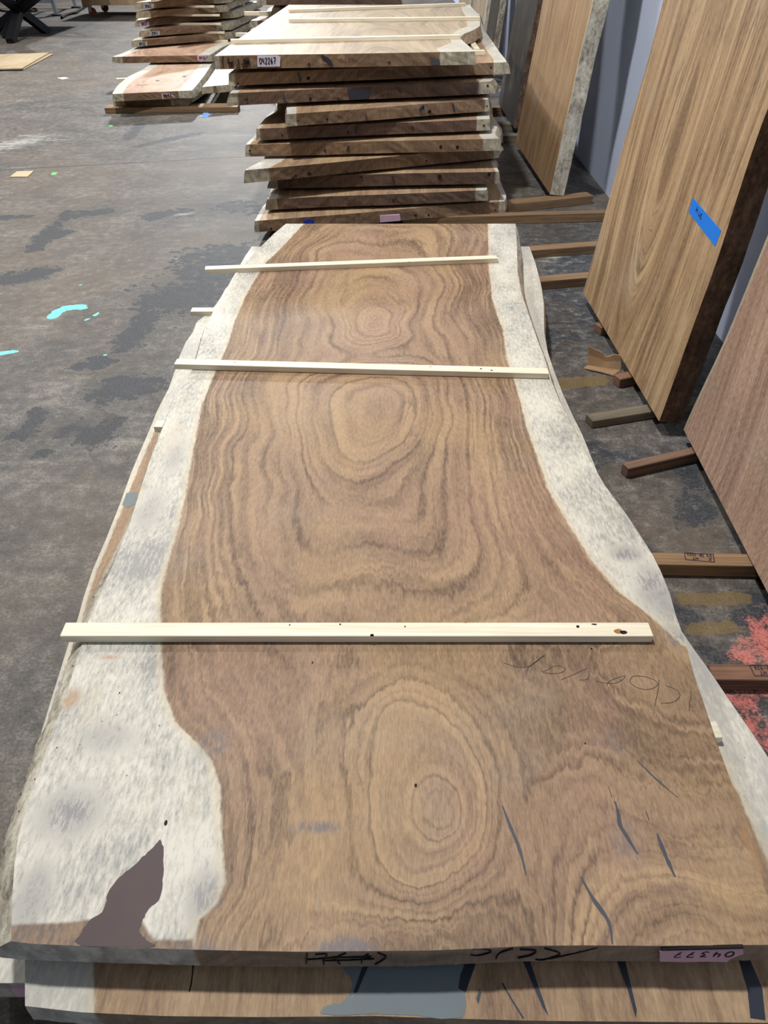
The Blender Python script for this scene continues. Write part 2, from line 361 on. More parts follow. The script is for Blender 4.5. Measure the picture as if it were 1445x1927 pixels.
def text_lines(s, O, ex, ey, cw, ch, gap=0.25):
    out = []; x = 0.0
    for c in s:
        for st in FONT.get(c, []): out.append([O + ex*(x + a*cw) + ey*(b*ch) for a, b in st])
        x += cw*(1 + gap)
    return out

def generic_ring(seed, k=28.0, d0=0.10, da=0.10, xw=0.06):
    fx, fd = smooth1d(seed, 6), smooth1d(seed+77, 7)
    def f(x, y, y0, y1, xc):
        t = (y - y0)/(y1 - y0)
        return k*np.sqrt((x - xc - xw*fx(t))**2 + (d0 + da*fd(t))**2)
    return f
def slab(name, yf, yb, Lx, Rx, z, t, nx, ny, bl, br, mats, ring, sap, extra=None, M4=None, endjit=0.0, seed=0, lipz=None):
    """solid live-edge slab. Lx/Rx: top edges x(y); yf/yb: front/back y(u); bl/br(v): how far the foot of the live edge stands out"""
    u = np.linspace(0, 1, nx+1); v = np.linspace(0, 1, ny+1)
    U, Vv = np.meshgrid(u, v)                  # rows: v
    Yf, Yb = yf(u), yb(u)
    Y = (1 - Vv)*Yf[None, :] + Vv*Yb[None, :]
    X = Lx(Y)*(1 - U) + Rx(Y)*U
    rnd = np.random.RandomState(seed)
    verts = [np.stack([X, Y, np.full_like(X, z)], -1).reshape(-1, 3)]
    faces, mi, sm = [], [], []
    W = nx + 1
    for j in range(ny):
        for i in range(nx):
            a = j*W + i; faces.append((a, a+1, a+W+1, a+W))
    mi += [0]*len(faces); sm += [False]*len(faces)
    off = (ny+1)*W
    lv = [0, 0.33, 0.72, 1.0]; fo = [0, 0.5, 0.88, 1.0]
    BL, BR = bl(v), br(v); jl = rnd.normal(0, 1, (4, ny+1)); 
    def strip(xs, ys, sgn, B, jj):
        nonlocal off
        ring_v = []
        for l in range(4):
            jit = 0 if l == 0 else jj[l]*0.0012
            ring_v.append(np.stack([xs + sgn*(B*fo[l] + jit), ys, np.full_like(xs, z - t*lv[l])], -1))
        A = np.concatenate(ring_v); verts.append(A); n = len(xs)
        for l in range(3):
            for j in range(n-1):
                a = off + l*n + j; b = a + n
                faces.append((a, a+1, b+1, b) if sgn < 0 else (a, b, b+1, a+1)); mi.append(1); sm.append(True)
        off += len(A); return A[3*n:]
    Lb = strip(X[:, 0], Y[:, 0], -1, BL, jl); Rb = strip(X[:, -1], Y[:, -1], 1, BR, rnd.normal(0, 1, (4, ny+1)))
    def end(row, sgn):
        nonlocal off
        xt, yt = X[row], Y[row]; rr = 0 if row == 0 else ny
        xb = (xt[0] - BL[rr])*(1 - u) + (xt[-1] + BR[rr])*u
        lvl = []
        for l in range(4):
            xx = xt*(1 - fo[l]) + xb*fo[l]
            lvl.append(np.stack([xx, yt + (0 if l == 0 else endjit)*rnd.normal(0, 1, len(u)), np.full_like(xx, z - t*lv[l])], -1))
        A = np.concatenate(lvl); verts.append(A); n = nx+1
        for l in range(3):
            for i in range(nx):
                a = off + l*n + i; b = a + n
                faces.append((a, b, b+1, a+1) if sgn > 0 else (a, a+1, b+1, b)); mi.append(2); sm.append(False)
        off += len(A); return A[3*n:]
    Fb = end(0, 1); Bb = end(-1, -1)
    loop = np.concatenate([Fb, Rb[1:-1], Bb[::-1], Lb[::-1][1:-1]])
    verts.append(loop); faces.append(tuple(range(off + len(loop) - 1, off - 1, -1))); mi.append(1); sm.append(False); off += len(loop)
    V = np.concatenate(verts)
    at = {'ring': ring(V[:, 0], V[:, 1]), 'sap': sap(V[:, 0], V[:, 1])}
    if extra:
        for k_, f_ in extra.items(): at[k_] = f_(V[:, 0], V[:, 1])
    if M4 is None:
        M4 = Matrix.Translation(((X.min()+X.max())/2, (Y.min()+Y.max())/2, z - t))
        o = finish(name, V, faces, mats, mi, sm, at, M4)
    else:
        o = finish(name, V, faces, mats, mi, sm, at, M4, world_verts=False)
    MW[o.name] = M4.copy()
    return o
def box_obj(name, A, B, wvec, t, mat, bevel=0.0012, jit=0.0, M4=None, seed=0):
    """bar whose front top edge runs A->B, reaching wvec back and t down; local x runs along it"""
    A, B = Vector(A), Vector(B); ex = (B - A).normalized(); wv = Vector(wvec); wv = wv - ex*wv.dot(ex)
    ey = wv.normalized(); ez = ex.cross(ey); 
    if ez.z < 0: ez = -ez; 
    L = (B - A).length; wd = wv.length
    C = (A + B)/2 + wv/2 - ez*t
    R = Matrix((ex, ey, ez)).transposed().to_4x4(); M4 = Matrix.Translation(C) @ R
    bm = bmesh.new(); bmesh.ops.create_cube(bm, size=1.0)
    for vv in bm.verts: vv.co = Vector((vv.co.x*L, vv.co.y*wd, vv.co.z*t + t/2))
    if bevel: bmesh.ops.bevel(bm, geom=list(bm.edges), offset=bevel, segments=1, affect='EDGES')
    me = bpy.data.meshes.new(name); bm.to_mesh(me); bm.free(); me.materials.append(mat)
    o = bpy.data.objects.new(name, me); COL.objects.link(o); o.matrix_world = M4; MW[o.name] = M4
    return o
def disc(c, n, ex, rx, ry, name, mat, parent, k=10, h=0.0004, seed=0):
    n = Vector(n).normalized(); ex = Vector(ex); ex = (ex - n*ex.dot(n)).normalized(); ey = n.cross(ex); rnd = random.Random(seed)
    pts = []
    for i in range(k):
        a = 2*math.pi*i/k; s = 1 + rnd.uniform(-.18, .18)
        pts.append(Vector(c) + ex*(rx*s*math.cos(a)) + ey*(ry*s*math.sin(a)))
    return prism(pts, n, h, name, mat, parent, base=-0.0008)
UP = Vector((0, 0, 1))

# polyline distance (numpy) for painted-by-nature masks
def seg_dist(X, Y, pts):
    D = np.full(X.shape, 1e9)
    if len(pts) == 1: return np.hypot(X - pts[0][0], Y - pts[0][1])
    for (x0, y0), (x1, y1) in zip(pts[:-1], pts[1:]):
        dx, dy = x1-x0, y1-y0; L2 = dx*dx + dy*dy + 1e-12
        t = np.clip(((X-x0)*dx + (Y-y0)*dy)/L2, 0, 1)
        D = np.minimum(D, np.hypot(X - x0 - t*dx, Y - y0 - t*dy))
    return D
def blobs(X, Y, items, z=0.0):
    """items: (pixel polyline, radius in m) -> 1 inside .. negative outside"""
    R = np.full(X.shape, -4.0)
    for pl, r in items:
        pts = [(P(a, b, z).x, P(a, b, z).y) for a, b in pl]
        R = np.maximum(R, 1 - seg_dist(X, Y, pts)/r)
    return R

# ================================================================== FLOOR
def floor_mat():
    q = NT('concrete_floor'); o = q.obj(); x, y, z = q.sep(o)
    n0 = q.noise(o, 0.7, 5, 0.6); n1 = q.noise(o, 3.5, 6, 0.65); n2 = q.noise(o, 22.0, 5, 0.7); n3 = q.noise(o, 140.0, 3, 0.7)
    streak = q.noise(q.vmul(o, (3.0, 26.0, 1)), 1.0, 5, 0.7)
    streak2 = q.noise(q.vmul(o, (26.0, 5.0, 1)), 1.0, 5, 0.7)
    s = q.math('ADD', q.math('ADD', q.math('MULTIPLY', n1, 0.26), q.math('MULTIPLY', n2, 0.34)), q.math('ADD', q.math('MULTIPLY', streak, 0.12), q.math('MULTIPLY', n3, 0.28)))
    col = q.ramp(s, [(0.40, srgb(54, 51, 49)), (0.50, srgb(88, 84, 80)), (0.60, srgb(134, 128, 120))])
    col = q.mix(q.math('MULTIPLY', q.ss(n0, 0.42, 0.62), 0.45), col, q.mix(n2, srgb(84, 72, 60), srgb(132, 116, 96)))
    # pale scuffs
    sc = q.math('MULTIPLY', q.ss(streak, 0.58, 0.72), q.ss(n1, 0.50, 0.64))
    col = q.mix(q.math('MULTIPLY', sc, 0.45), col, srgb(184, 180, 168))
    sc2 = q.math('MULTIPLY', q.ss(n2, 0.60, 0.70), q.ss(n0, 0.45, 0.6))
    col = q.mix(q.math('MULTIPLY', sc2, 0.35), col, srgb(172, 160, 136))
    # tarry dark patches
    dk = q.attr('tar'); d2 = q.math('ADD', dk, q.math('ADD', q.math('MULTIPLY', q.math('SUBTRACT', n2, 0.5), 4.6), q.math('MULTIPLY', q.math('SUBTRACT', n1, 0.5), 3.4)))
    dm = q.ss(d2, -0.05, 0.35)
    col = q.mix(q.math('MULTIPLY', dm, 0.92), col, q.ramp(n3, [(0.35, srgb(26, 28, 33)), (0.65, srgb(66, 69, 74))]))
    rim = q.math('MULTIPLY', q.math('SUBTRACT', 1.0, q.ss(q.math('ABSOLUTE', q.math('SUBTRACT', d2, 0.12)), 0.0, 0.10)), q.ss(n2, 0.5, 0.62))
    col = q.mix(q.math('MULTIPLY', rim, 0.35), col, srgb(160, 158, 150))
    # right aisle: old black adhesive with worn-through flecks
    ad = q.attr('aisle'); a2 = q.math('MULTIPLY', ad, q.ss(q.math('ADD', q.math('MULTIPLY', n1, 0.6), q.math('MULTIPLY', streak, 0.4)), 0.42, 0.54))
    acol = q.ramp(q.math('ADD', q.math('MULTIPLY', n2, 0.6), q.math('MULTIPLY', n3, 0.4)), [(0.40, srgb(34, 38, 44)), (0.54, srgb(66, 70, 76)), (0.64, srgb(150, 150, 142))])
    col = q.mix(q.math('MULTIPLY', a2, 0.85), col, acol)
    oc = q.math('ADD', q.attr('ochre'), q.math('MULTIPLY', q.math('SUBTRACT', n2, 0.5), 1.0))
    col = q.mix(q.math('MULTIPLY', q.ss(oc, 0.10, 0.30), 0.72), col, q.mix(n3, srgb(92, 76, 42), srgb(134, 112, 70)))
    co = q.math('ADD', q.attr('coral'), q.math('ADD', q.math('MULTIPLY', q.math('SUBTRACT', n2, 0.5), 3.4), q.math('MULTIPLY', q.math('SUBTRACT', n3, 0.5), 2.0)))
    col = q.mix(q.math('MULTIPLY', q.ss(co, 0.25, 1.15), 0.85), col, q.mix(n3, srgb(186, 96, 88), srgb(220, 130, 118)))
    te = q.math('ADD', q.attr('teal'), q.math('MULTIPLY', q.math('SUBTRACT', n2, 0.5), 1.1))
    col = q.mix(q.ss(te, 0.22, 0.34), col, q.mix(n3, srgb(84, 196, 190), srgb(140, 236, 226)))
    wh = q.math('ADD', q.attr('chalk'), q.math('ADD', q.math('MULTIPLY', q.math('SUBTRACT', streak, 0.5), 3.0), q.math('MULTIPLY', q.math('SUBTRACT', n2, 0.5), 1.5)))
    col = q.mix(q.math('MULTIPLY', q.ss(wh, 0.45, 1.6), 0.55), col, srgb(214, 212, 204))
    # sawn joint and cracks
    jl = q.attr('joint')
    j2 = q.math('ADD', jl, q.math('MULTIPLY', q.math('SUBTRACT', n2, 0.5), 0.010))
    jm = q.math('SUBTRACT', 1.0, q.ss(q.math('ABSOLUTE', j2), 0.005, 0.014))
    col = q.mix(q.math('MULTIPLY', jm, 0.85), col, srgb(44, 42, 42))
    wv = q.vadd(o, q.vmul(q.noise(o, 2.0, 4, 0.65, out=1), (0.5, 0.5, 0)))
    vo = q.n('ShaderNodeTexVoronoi', feature='DISTANCE_TO_EDGE'); q.put(vo.inputs['Vector'], wv); vo.inputs['Scale'].default_value = 0.9
    ck = q.math('MULTIPLY', q.math('SUBTRACT', 1.0, q.ss(vo.outputs['Distance'], 0.0, 0.010)), q.ss(q.noise(o, 1.1, 2), 0.5, 0.62))
    col = q.mix(q.math('MULTIPLY', ck, 0.6), col, srgb(56, 50, 46))
    q.bump(q.math('ADD', q.math('MULTIPLY', n2, 0.6), q.math('MULTIPLY', n3, 0.4)), 0.35, 0.003)
    return q.fin(col, q.math('ADD', 0.52, q.math('MULTIPLY', n2, 0.25)), 0.35)
xs = np.unique(np.concatenate([np.linspace(-16, -3.4, 12), np.arange(-3.4, 1.44, 0.03), [1.6]]))
ys = np.unique(np.concatenate([np.linspace(-3, 0.2, 6), np.arange(0.2, 7.0, 0.03), np.linspace(7.05, 40, 40)]))
X, Y = np.meshgrid(xs, ys); xf, yfl = X.ravel(), Y.ravel(); W_ = len(xs)
fc = [(j*W_+i, j*W_+i+1, (j+1)*W_+i+1, (j+1)*W_+i) for j in range(len(ys)-1) for i in range(len(xs)-1)]
tar = blobs(xf, yfl, [([(22, 525), (50, 520), (70, 512)], .09), ([(100, 445), (120, 437)], .05), ([(160, 402), (195, 398)], .08), ([(300, 405), (350, 400)], .09),
  ([(345, 560), (400, 520), (440, 480)], .22), ([(280, 565), (300, 562)], .08), ([(235, 650), (260, 620), (275, 595)], .07), ([(170, 685), (195, 680)], .07),
  ([(200, 740), (230, 715), (245, 735), (275, 725)], .08), ([(120, 812), (150, 800), (175, 825), (205, 800)], .055), ([(45, 820), (60, 800), (75, 780)], .04),
  ([(20, 822), (32, 818)], .035), ([(70, 856), (80, 852)], .03), ([(420, 390), (470, 395)], .12), ([(375, 250), (260, 275)], .05),
  ([(240, 262), (265, 235)], .05), ([(60, 470), (130, 400)], .05), ([(0, 410), (50, 408)], .05),
  ([(1290, 885), (1300, 905)], .05), ([(1305, 945), (1320, 965), (1290, 980)], .05), ([(1270, 1150), (1300, 1165)], .03), ([(1400, 1165), (1440, 1180)], .03),
  ([(1425, 1200), (1440, 1210)], .025), ([(1390, 1320), (1420, 1330)], .025), ([(1430, 1130), (1445, 1135)], .05), ([(1320, 1220), (1360, 1240)], .03)])
aisle = np.clip((xf - 0.25)/0.15, 0, 1)*np.clip((yfl - 0.3)/0.2, 0, 1)*np.clip((4.6 - yfl)/0.8, 0, 1)
aisle = aisle*np.where(blobs(xf, yfl, [([(1130, 730), (1180, 760)], .30), ([(1200, 940), (1260, 960)], .18), ([(1340, 1080), (1400, 1100)], .15), ([(1330, 1180), (1300, 1230)], .16)]) > 0, .25, 1.0)
ochre = blobs(xf, yfl, [([(1285, 1128), (1400, 1126)], .030), ([(1300, 1184), (1380, 1180)], .028), ([(1050, 722), (1130, 716)], .05)])
coral = blobs(xf, yfl, [([(1425, 1180), (1445, 1230)], .05), ([(1385, 1225), (1400, 1245), (1420, 1200)], .04), ([(1445, 1170), (1400, 1230)], .05),
  ([(1380, 1310), (1400, 1350), (1440, 1390)], .045), ([(1440, 1300), (1400, 1312)], .035), ([(1440, 1400), (1470, 1460)], .05)])
teal = blobs(xf, yfl, [([(99, 595), (106, 588), (118, 582), (136, 577), (157, 578)], .036), ([(160, 604), (186, 588)], .014), ([(0, 665), (25, 662)], .026), ([(83, 537)], .022),
  ([(130, 484)], .022), ([(122, 475)], .014), ([(157, 460)], .014), ([(146, 538), (160, 534)], .010), ([(200, 668)], .016), ([(104, 507)], .014)])
chalk = blobs(xf, yfl, [([(0, 275), (70, 262)], .40), ([(320, 408), (365, 400)], .06), ([(1030, 487), (1060, 480)], .10)])
j0, j1 = P(0, 320), P(460, 295); joint = (yfl - (j0.y + (xf - j0.x)*(j1.y - j0.y)/(j1.x - j0.x)))
joint = np.where(xf > 0.9, 1.0, joint)
fl = finish('floor', np.stack([xf, yfl, np.zeros_like(xf)], -1), fc, [floor_mat()], None, None, {'tar': tar, 'aisle': aisle, 'ochre': ochre, 'coral': coral, 'teal': teal, 'chalk': chalk, 'joint': joint}, Matrix.Identity(4))
tag(fl, 'worn stained concrete workshop floor with paint splashes', 'floor', kind='structure'); MW[fl.name] = Matrix.Identity(4)

# ================================================================== WALL
def wall_mat():
    q = NT('painted_wall'); o = q.obj(); n = q.noise(o, 2.5, 5, 0.6); n2 = q.noise(q.vmul(o, (1, 1, 0.4)), 18.0, 5, 0.7)
    col = q.mix(n, srgb(208, 219, 246), srgb(222, 231, 252)); col = q.mix(q.math('MULTIPLY', q.ss(n2, 0.6, 0.75), 0.2), col, srgb(150, 156, 176))
    return q.fin(col, 0.6, 0.2)
WX = 1.40
def plain_box(name, x0, x1, y0, y1, z0, z1, mat):
    c = [(a, b, d) for d in (z0, z1) for a, b in ((x0, y0), (x1, y0), (x1, y1), (x0, y1))]
    o = finish(name, c, [(3, 2, 1, 0), (4, 5, 6, 7), (0, 1, 5, 4), (1, 2, 6, 5), (2, 3, 7, 6), (3, 0, 4, 7)], [mat], M4=Matrix.Identity(4)); MW[o.name] = Matrix.Identity(4); return o
wl = plain_box('wall_right', WX, WX + 0.15, -2.5, 32, 0, 4.6, wall_mat())
tag(wl, 'pale lavender blue painted wall behind the leaning slabs', 'wall', kind='structure')

# ================================================================== NEAR STACK
ZT = 0.245; T1 = 0.055; STK = 0.019
Z2 = ZT - T1 - STK; T2 = 0.055; Z3 = Z2 - T2 - STK; T3 = 0.055
L1 = [(14, 1800), (21, 1769), (23, 1687), (27, 1629), (35, 1570), (54, 1508), (78, 1442), (101, 1368), (117, 1333), (132, 1282), (146, 1236), (160, 1200), (165, 1170), (184, 1129), (213, 1062),
      (242, 992), (263, 925), (283, 863), (306, 805), (329, 747), (350, 716), (366, 689), (379, 639), (387, 614), (408, 573), (424, 544), (449, 513), (470, 486), (490, 465), (515, 440), (538, 421), (552, 410)]
R1 = [(1474, 1810), (1465, 1778), (1445, 1690), (1425, 1620), (1400, 1540), (1375, 1470), (1350, 1400), (1330, 1340), (1306, 1270), (1292, 1218), (1280, 1181), (1271, 1156), (1260, 1116), (1242, 1072), (1227, 1043), (1202, 1003),
      (1173, 960), (1140, 916), (1122, 887), (1104, 856), (1089, 826), (1070, 789), (1051, 751), (1038, 717), (1024, 672), (1009, 634), (994, 589), (981, 551), (974, 513), (972, 457), (970, 423), (968, 412)]
FR1 = [(-20, 1768), (21, 1771), (60, 1776), (150, 1780), (260, 1784), (400, 1788), (560, 1791), (660, 1790), (800, 1789), (900, 1785), (1000, 1780), (1100, 1779), (1240, 1780), (1445, 1778), (1500, 1778)]
SL1 = [(575, 418), (540, 455), (500, 495), (465, 550), (440, 610), (420, 670), (400, 710), (380, 760), (368, 830), (355, 900), (340, 970), (320, 1050), (303, 1110), (302, 1150), (305, 1230), (310, 1300), (330, 1360), (368, 1395),
       (400, 1430), (415, 1480), (418, 1560), (422, 1620), (425, 1660), (412, 1700), (378, 1732), (362, 1800)]
SR1 = [(918, 418), (920, 500), (925, 560), (945, 620), (955, 680), (975, 740), (990, 800), (1010, 860), (1032, 920), (1065, 980), (1110, 1050), (1160, 1110), (1220, 1158), (1285, 1215), (1330, 1230)]
TR = [ # traced growth lines: ring value, pixel polyline
 (1.0, [(735, 745), (735, 790), (715, 810)]), (2.2, [(640, 730), (625, 794), (640, 850), (680, 874), (718, 860), (765, 827), (785, 761)]),
 (3.2, [(590, 728), (585, 794), (607, 855), (638, 893), (671, 907), (704, 898), (741, 870), (790, 830), (805, 750)]),
 (5, [(548, 750), (550, 900), (553, 963), (567, 1025), (595, 1050), (630, 1030), (694, 1025), (732, 1029), (774, 1039), (812, 1048), (831, 1020), (837, 982), (838, 900), (836, 750)]),
 (4.2, [(655, 960), (720, 970), (790, 970)]),
 (6, [(525, 700), (525, 818), (529, 912), (506, 992), (515, 1039), (543, 1095), (600, 1100), (694, 1080), (732, 1092), (779, 1106), (830, 1110), (872, 1080), (884, 980), (880, 750)]),
 (7, [(470, 700), (459, 747), (440, 841), (431, 926), (440, 1001), (454, 1067), (478, 1123), (500, 1180), (520, 1260), (550, 1340), (590, 1430), (600, 1540), (590, 1620), (540, 1700), (480, 1770)]),
 (8.3, [(415, 747), (395, 841), (380, 926), (372, 1010), (372, 1080), (390, 1150), (410, 1230), (440, 1320), (480, 1400), (505, 1500), (505, 1600), (470, 1690), (420, 1770)]),
 (7.6, [(930, 750), (935, 850), (960, 950), (1000, 1040), (1050, 1110), (1130, 1180)]), (8.6, [(955, 750), (970, 850), (1000, 930), (1050, 1020), (1110, 1090), (1190, 1160)]),
 (6.6, [(640, 1180), (720, 1185), (820, 1175), (900, 1150)]), (6.9, [(640, 1290), (680, 1260), (740, 1245), (830, 1260), (900, 1320), (940, 1400), (960, 1500), (950, 1600), (900, 1680)]),
 (7.6, [(880, 1215), (960, 1290), (1020, 1370), (1050, 1440)]), (8.2, [(1002, 1210), (1070, 1274), (1126, 1339), (1164, 1361), (1239, 1391), (1310, 1395)]), (9.2, [(1140, 1235), (1200, 1290), (1260, 1325), (1310, 1345)]),
 (0.3, [(828, 1505), (830, 1545)]), (1.4, [(828, 1495), (848, 1530), (832, 1562), (808, 1535), (828, 1495)]), (2.6, [(800, 1440), (845, 1450), (872, 1510), (870, 1560), (830, 1590), (785, 1560), (775, 1490), (800, 1440)]),
 (4, [(756, 1353), (742, 1440), (712, 1513), (749, 1586), (763, 1640), (789, 1655), (832, 1615), (869, 1600), (890, 1568), (879, 1452), (842, 1386), (785, 1357), (756, 1353)]),
 (5.6, [(680, 1404), (690, 1513), (695, 1622), (731, 1670), (767, 1676), (832, 1676), (919, 1610), (922, 1513), (900, 1404), (850, 1335), (785, 1295), (720, 1310), (680, 1404)]),
 (6.8, [(620, 1690), (690, 1715), (760, 1712), (850, 1715), (940, 1690), (985, 1640), (1000, 1560), (1030, 1500)]), (7.6, [(590, 1760), (700, 1750), (820, 1760), (960, 1750)]),
 (6.4, [(1043, 1489), (1111, 1485), (1164, 1500), (1221, 1530), (1290, 1545), (1390, 1540)]), (5.2, [(1060, 1700), (1075, 1640), (1105, 1595), (1157, 1575), (1215, 1590), (1277, 1605), (1345, 1616), (1425, 1625)]),
 (3.8, [(1110, 1770), (1135, 1715), (1172, 1680), (1228, 1650), (1285, 1655), (1344, 1675), (1409, 1700), (1450, 1705)]), (2.4, [(1180, 1778), (1215, 1735), (1262, 1710), (1320, 1722), (1380, 1748), (1450, 1755)]), (1.4, [(1260, 1778), (1300, 1765), (1350, 1778)]),
 (7.0, [(1100, 1440), (1180, 1440), (1260, 1470), (1380, 1480)]), (6.6, [(1035, 1770), (1040, 1710), (1030, 1640)]),
 (1.4, [(709, 600), (712, 612), (700, 616)]), (2.8, [(685, 600), (709, 585), (728, 605), (712, 628), (690, 625), (685, 600)]), (4.3, [(659, 549), (659, 614), (679, 654), (709, 644), (739, 609), (749, 554), (734, 530), (699, 520), (670, 530), (659, 549)]),
 (3.6, [(700, 555)]), (5.3, [(600, 560), (605, 640), (640, 680), (720, 672), (790, 640), (800, 560), (775, 500), (700, 490), (630, 510), (600, 560)]),
 (6.2, [(590, 470), (700, 455), (800, 460)]), (6.4, [(560, 560), (545, 640)]), (6.4, [(850, 540), (855, 640), (868, 700)]), (3.4, [(650, 700), (720, 690), (790, 705)]),
 (6.8, [(640, 425), (740, 422), (820, 425)]), (8, [(590, 470), (530, 540), (500, 620), (480, 680)]), (8, [(885, 450), (888, 540), (905, 640), (920, 700)])]
def resample(pl, step):
    out = []
    for (a, b), (c, d) in zip(pl[:-1], pl[1:]):
        n = max(1, int(math.hypot(c-a, d-b)/step))
        for i in range(n): out.append((a + (c-a)*i/n, b + (d-b)*i/n))
    out.append(pl[-1]); return out
ctr, val = [], []
for vv, pl in TR + [(10.0, SL1), (10.0, SR1)]:
    for a, b in (resample(pl, 60) if len(pl) > 1 else pl):
        p = P(a, b, ZT); ctr.append((p.x, p.y)); val.append(vv)
ctr = np.array(ctr); val = np.array(val)
keep = [i for i in range(len(ctr)) if all(np.hypot(*(ctr[i]-ctr[j])) > 0.006 for j in range(i))]
ctr, val = ctr[keep], val[keep]
def tps_k(d2): return 0.5*d2*np.log(d2 + 1e-9)
n_ = len(ctr); D2 = ((ctr[:, None]-ctr[None])**2).sum(-1); K = tps_k(D2) + np.eye(n_)*2.5e-3
Pm = np.column_stack([np.ones(n_), ctr]); Am = np.block([[K, Pm], [Pm.T, np.zeros((3, 3))]])
sol = np.linalg.solve(Am, np.concatenate([val, np.zeros(3)]))
def ring_main(x, y):
    out = np.empty(len(x))
    for s in range(0, len(x), 20000):
        xx, yy = x[s:s+20000], y[s:s+20000]
        d2 = (xx[:, None]-ctr[None, :, 0])**2 + (yy[:, None]-ctr[None, :, 1])**2
        out[s:s+20000] = tps_k(d2) @ sol[:n_] + sol[n_] + sol[n_+1]*xx + sol[n_+2]*yy
    return out
fL1, fR1 = edge_from_px(L1, ZT), edge_from_px(R1, ZT); sL1, sR1 = edge_from_px(SL1, ZT), edge_from_px(SR1, ZT)
yR_end = P(1292, 1222, ZT).y
def sap_main(x, y):
    l = sL1(y) - x; r = np.where(y > yR_end - 0.02, x - sR1(y), -0.05)
    return np.maximum(l, r)
def poly_mask(pl, z, soft):
    pts = [(P(a, b, z).x, P(a, b, z).y) for a, b in pl]
    def f(x, y):
        ins = np.zeros(x.shape, bool); j = len(pts) - 1
        for i in range(len(pts)):
            xi, yi = pts[i]; xj, yj = pts[j]
            c = ((yi > y) != (yj > y)) & (x < (xj - xi)*(y - yi)/(yj - yi + 1e-12) + xi); ins ^= c; j = i
        d = seg_dist(x, y, pts + [pts[0]])
        return np.clip(0.5 + np.where(ins, d, -d)/soft, 0, 1)
    return f
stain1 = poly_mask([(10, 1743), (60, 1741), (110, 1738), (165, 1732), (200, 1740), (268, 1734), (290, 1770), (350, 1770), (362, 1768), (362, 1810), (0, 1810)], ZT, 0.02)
def gauss(items, z):
    cs = [(P(a, b, z), rx, ry, am) for a, b, rx, ry, am in items]
    def f(x, y):
        o = np.zeros(x.shape)
        for p, rx, ry, am in cs: o = np.maximum(o, am*np.exp(-(((x-p.x)/rx)**2 + ((y-p.y)/ry)**2)))
        return o
    return f
blue1 = gauss([(400, 1400, .03, .035, .9), (600, 1556, .055, .010, 1.0), (650, 1785, .05, .015, 1.1), (400, 1790, .05, .02, .8), (130, 1530, .06, .05, .75), (60, 1690, .03, .06, .7), (200, 1390, .07, .04, .5),
               (385, 1690, .03, .05, .7), (1235, 1110, .05, .09, .8), (1270, 1200, .03, .04, .9), (1150, 1395, .03, .03, .6), (1180, 1590, .03, .05, .5), (280, 960, .04, .1, .55), (330, 860, .03, .1, .5), (1178, 1042, .04, .03, .9)], ZT)
gold1 = gauss([(133, 1315, .018, .03, 1.1), (208, 1237, .03, .008, .8), (1400, 1500, .02, .06, .8), (1425, 1600, .02, .06, .9), (330, 815, .03, .1, .5)], ZT)
yb1 = P(722, 421, ZT).y; ff1 = front_from_px(FR1, ZT)
xl_, xr_ = P(21, 1771, ZT).x, P(1466, 1778, ZT).x
s1 = slab('live_edge_board', lambda u: ff1(xl_ + (xr_-xl_)*u), lambda u: np.full_like(u, yb1), fL1, fR1, ZT, T1, 190, 480,
    interp([(0, .040), (.10, .045), (.25, .040), (.33, .018), (.5, .022), (.7, .02), (.85, .006), (1, .015)]), interp([(0, .004), (.28, .004), (.36, .02), (.6, .022), (.9, .03), (1, .02)]),
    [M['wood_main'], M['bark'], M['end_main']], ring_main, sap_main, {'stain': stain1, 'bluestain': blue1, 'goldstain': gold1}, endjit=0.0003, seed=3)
tag(s1, 'broad figured wooden slab with white live edges on top of the nearest stack', 'wood board')
q1 = lambda a, b: P(a, b, ZT)
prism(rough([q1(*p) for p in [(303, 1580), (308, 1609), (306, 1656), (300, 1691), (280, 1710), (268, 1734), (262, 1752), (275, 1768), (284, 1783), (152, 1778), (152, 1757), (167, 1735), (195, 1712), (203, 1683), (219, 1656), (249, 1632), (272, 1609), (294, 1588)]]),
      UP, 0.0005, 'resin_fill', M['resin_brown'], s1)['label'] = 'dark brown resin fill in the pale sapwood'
for k, (pl, wd) in enumerate([([(945, 1516), (958, 1550), (978, 1600), (990, 1648)], .0052), ([(1198, 1430), (1230, 1462), (1275, 1501)], .0030), ([(1157, 1508), (1163, 1530), (1167, 1553), (1180, 1575), (1200, 1608)], .0065),
        ([(1236, 1568), (1250, 1605), (1270, 1650)], .0068), ([(1093, 1650), (1115, 1690), (1145, 1735), (1152, 1777)], .0060), ([(1215, 1527), (1221, 1543)], .0022), ([(768, 1680), (778, 1722)], .0012), ([(603, 1670), (597, 1715)], .0010), ([(1145, 1480), (1151, 1500)], .0018)]):
    ribbon([[q1(*p) for p in pl]], UP, wd, 'filled_crack', M['resin_dark'], s1, taper=True, jag=0.25, seed=k)
Z = lambda a, b: q1(940 + a*.263, 1200 + b*.263)
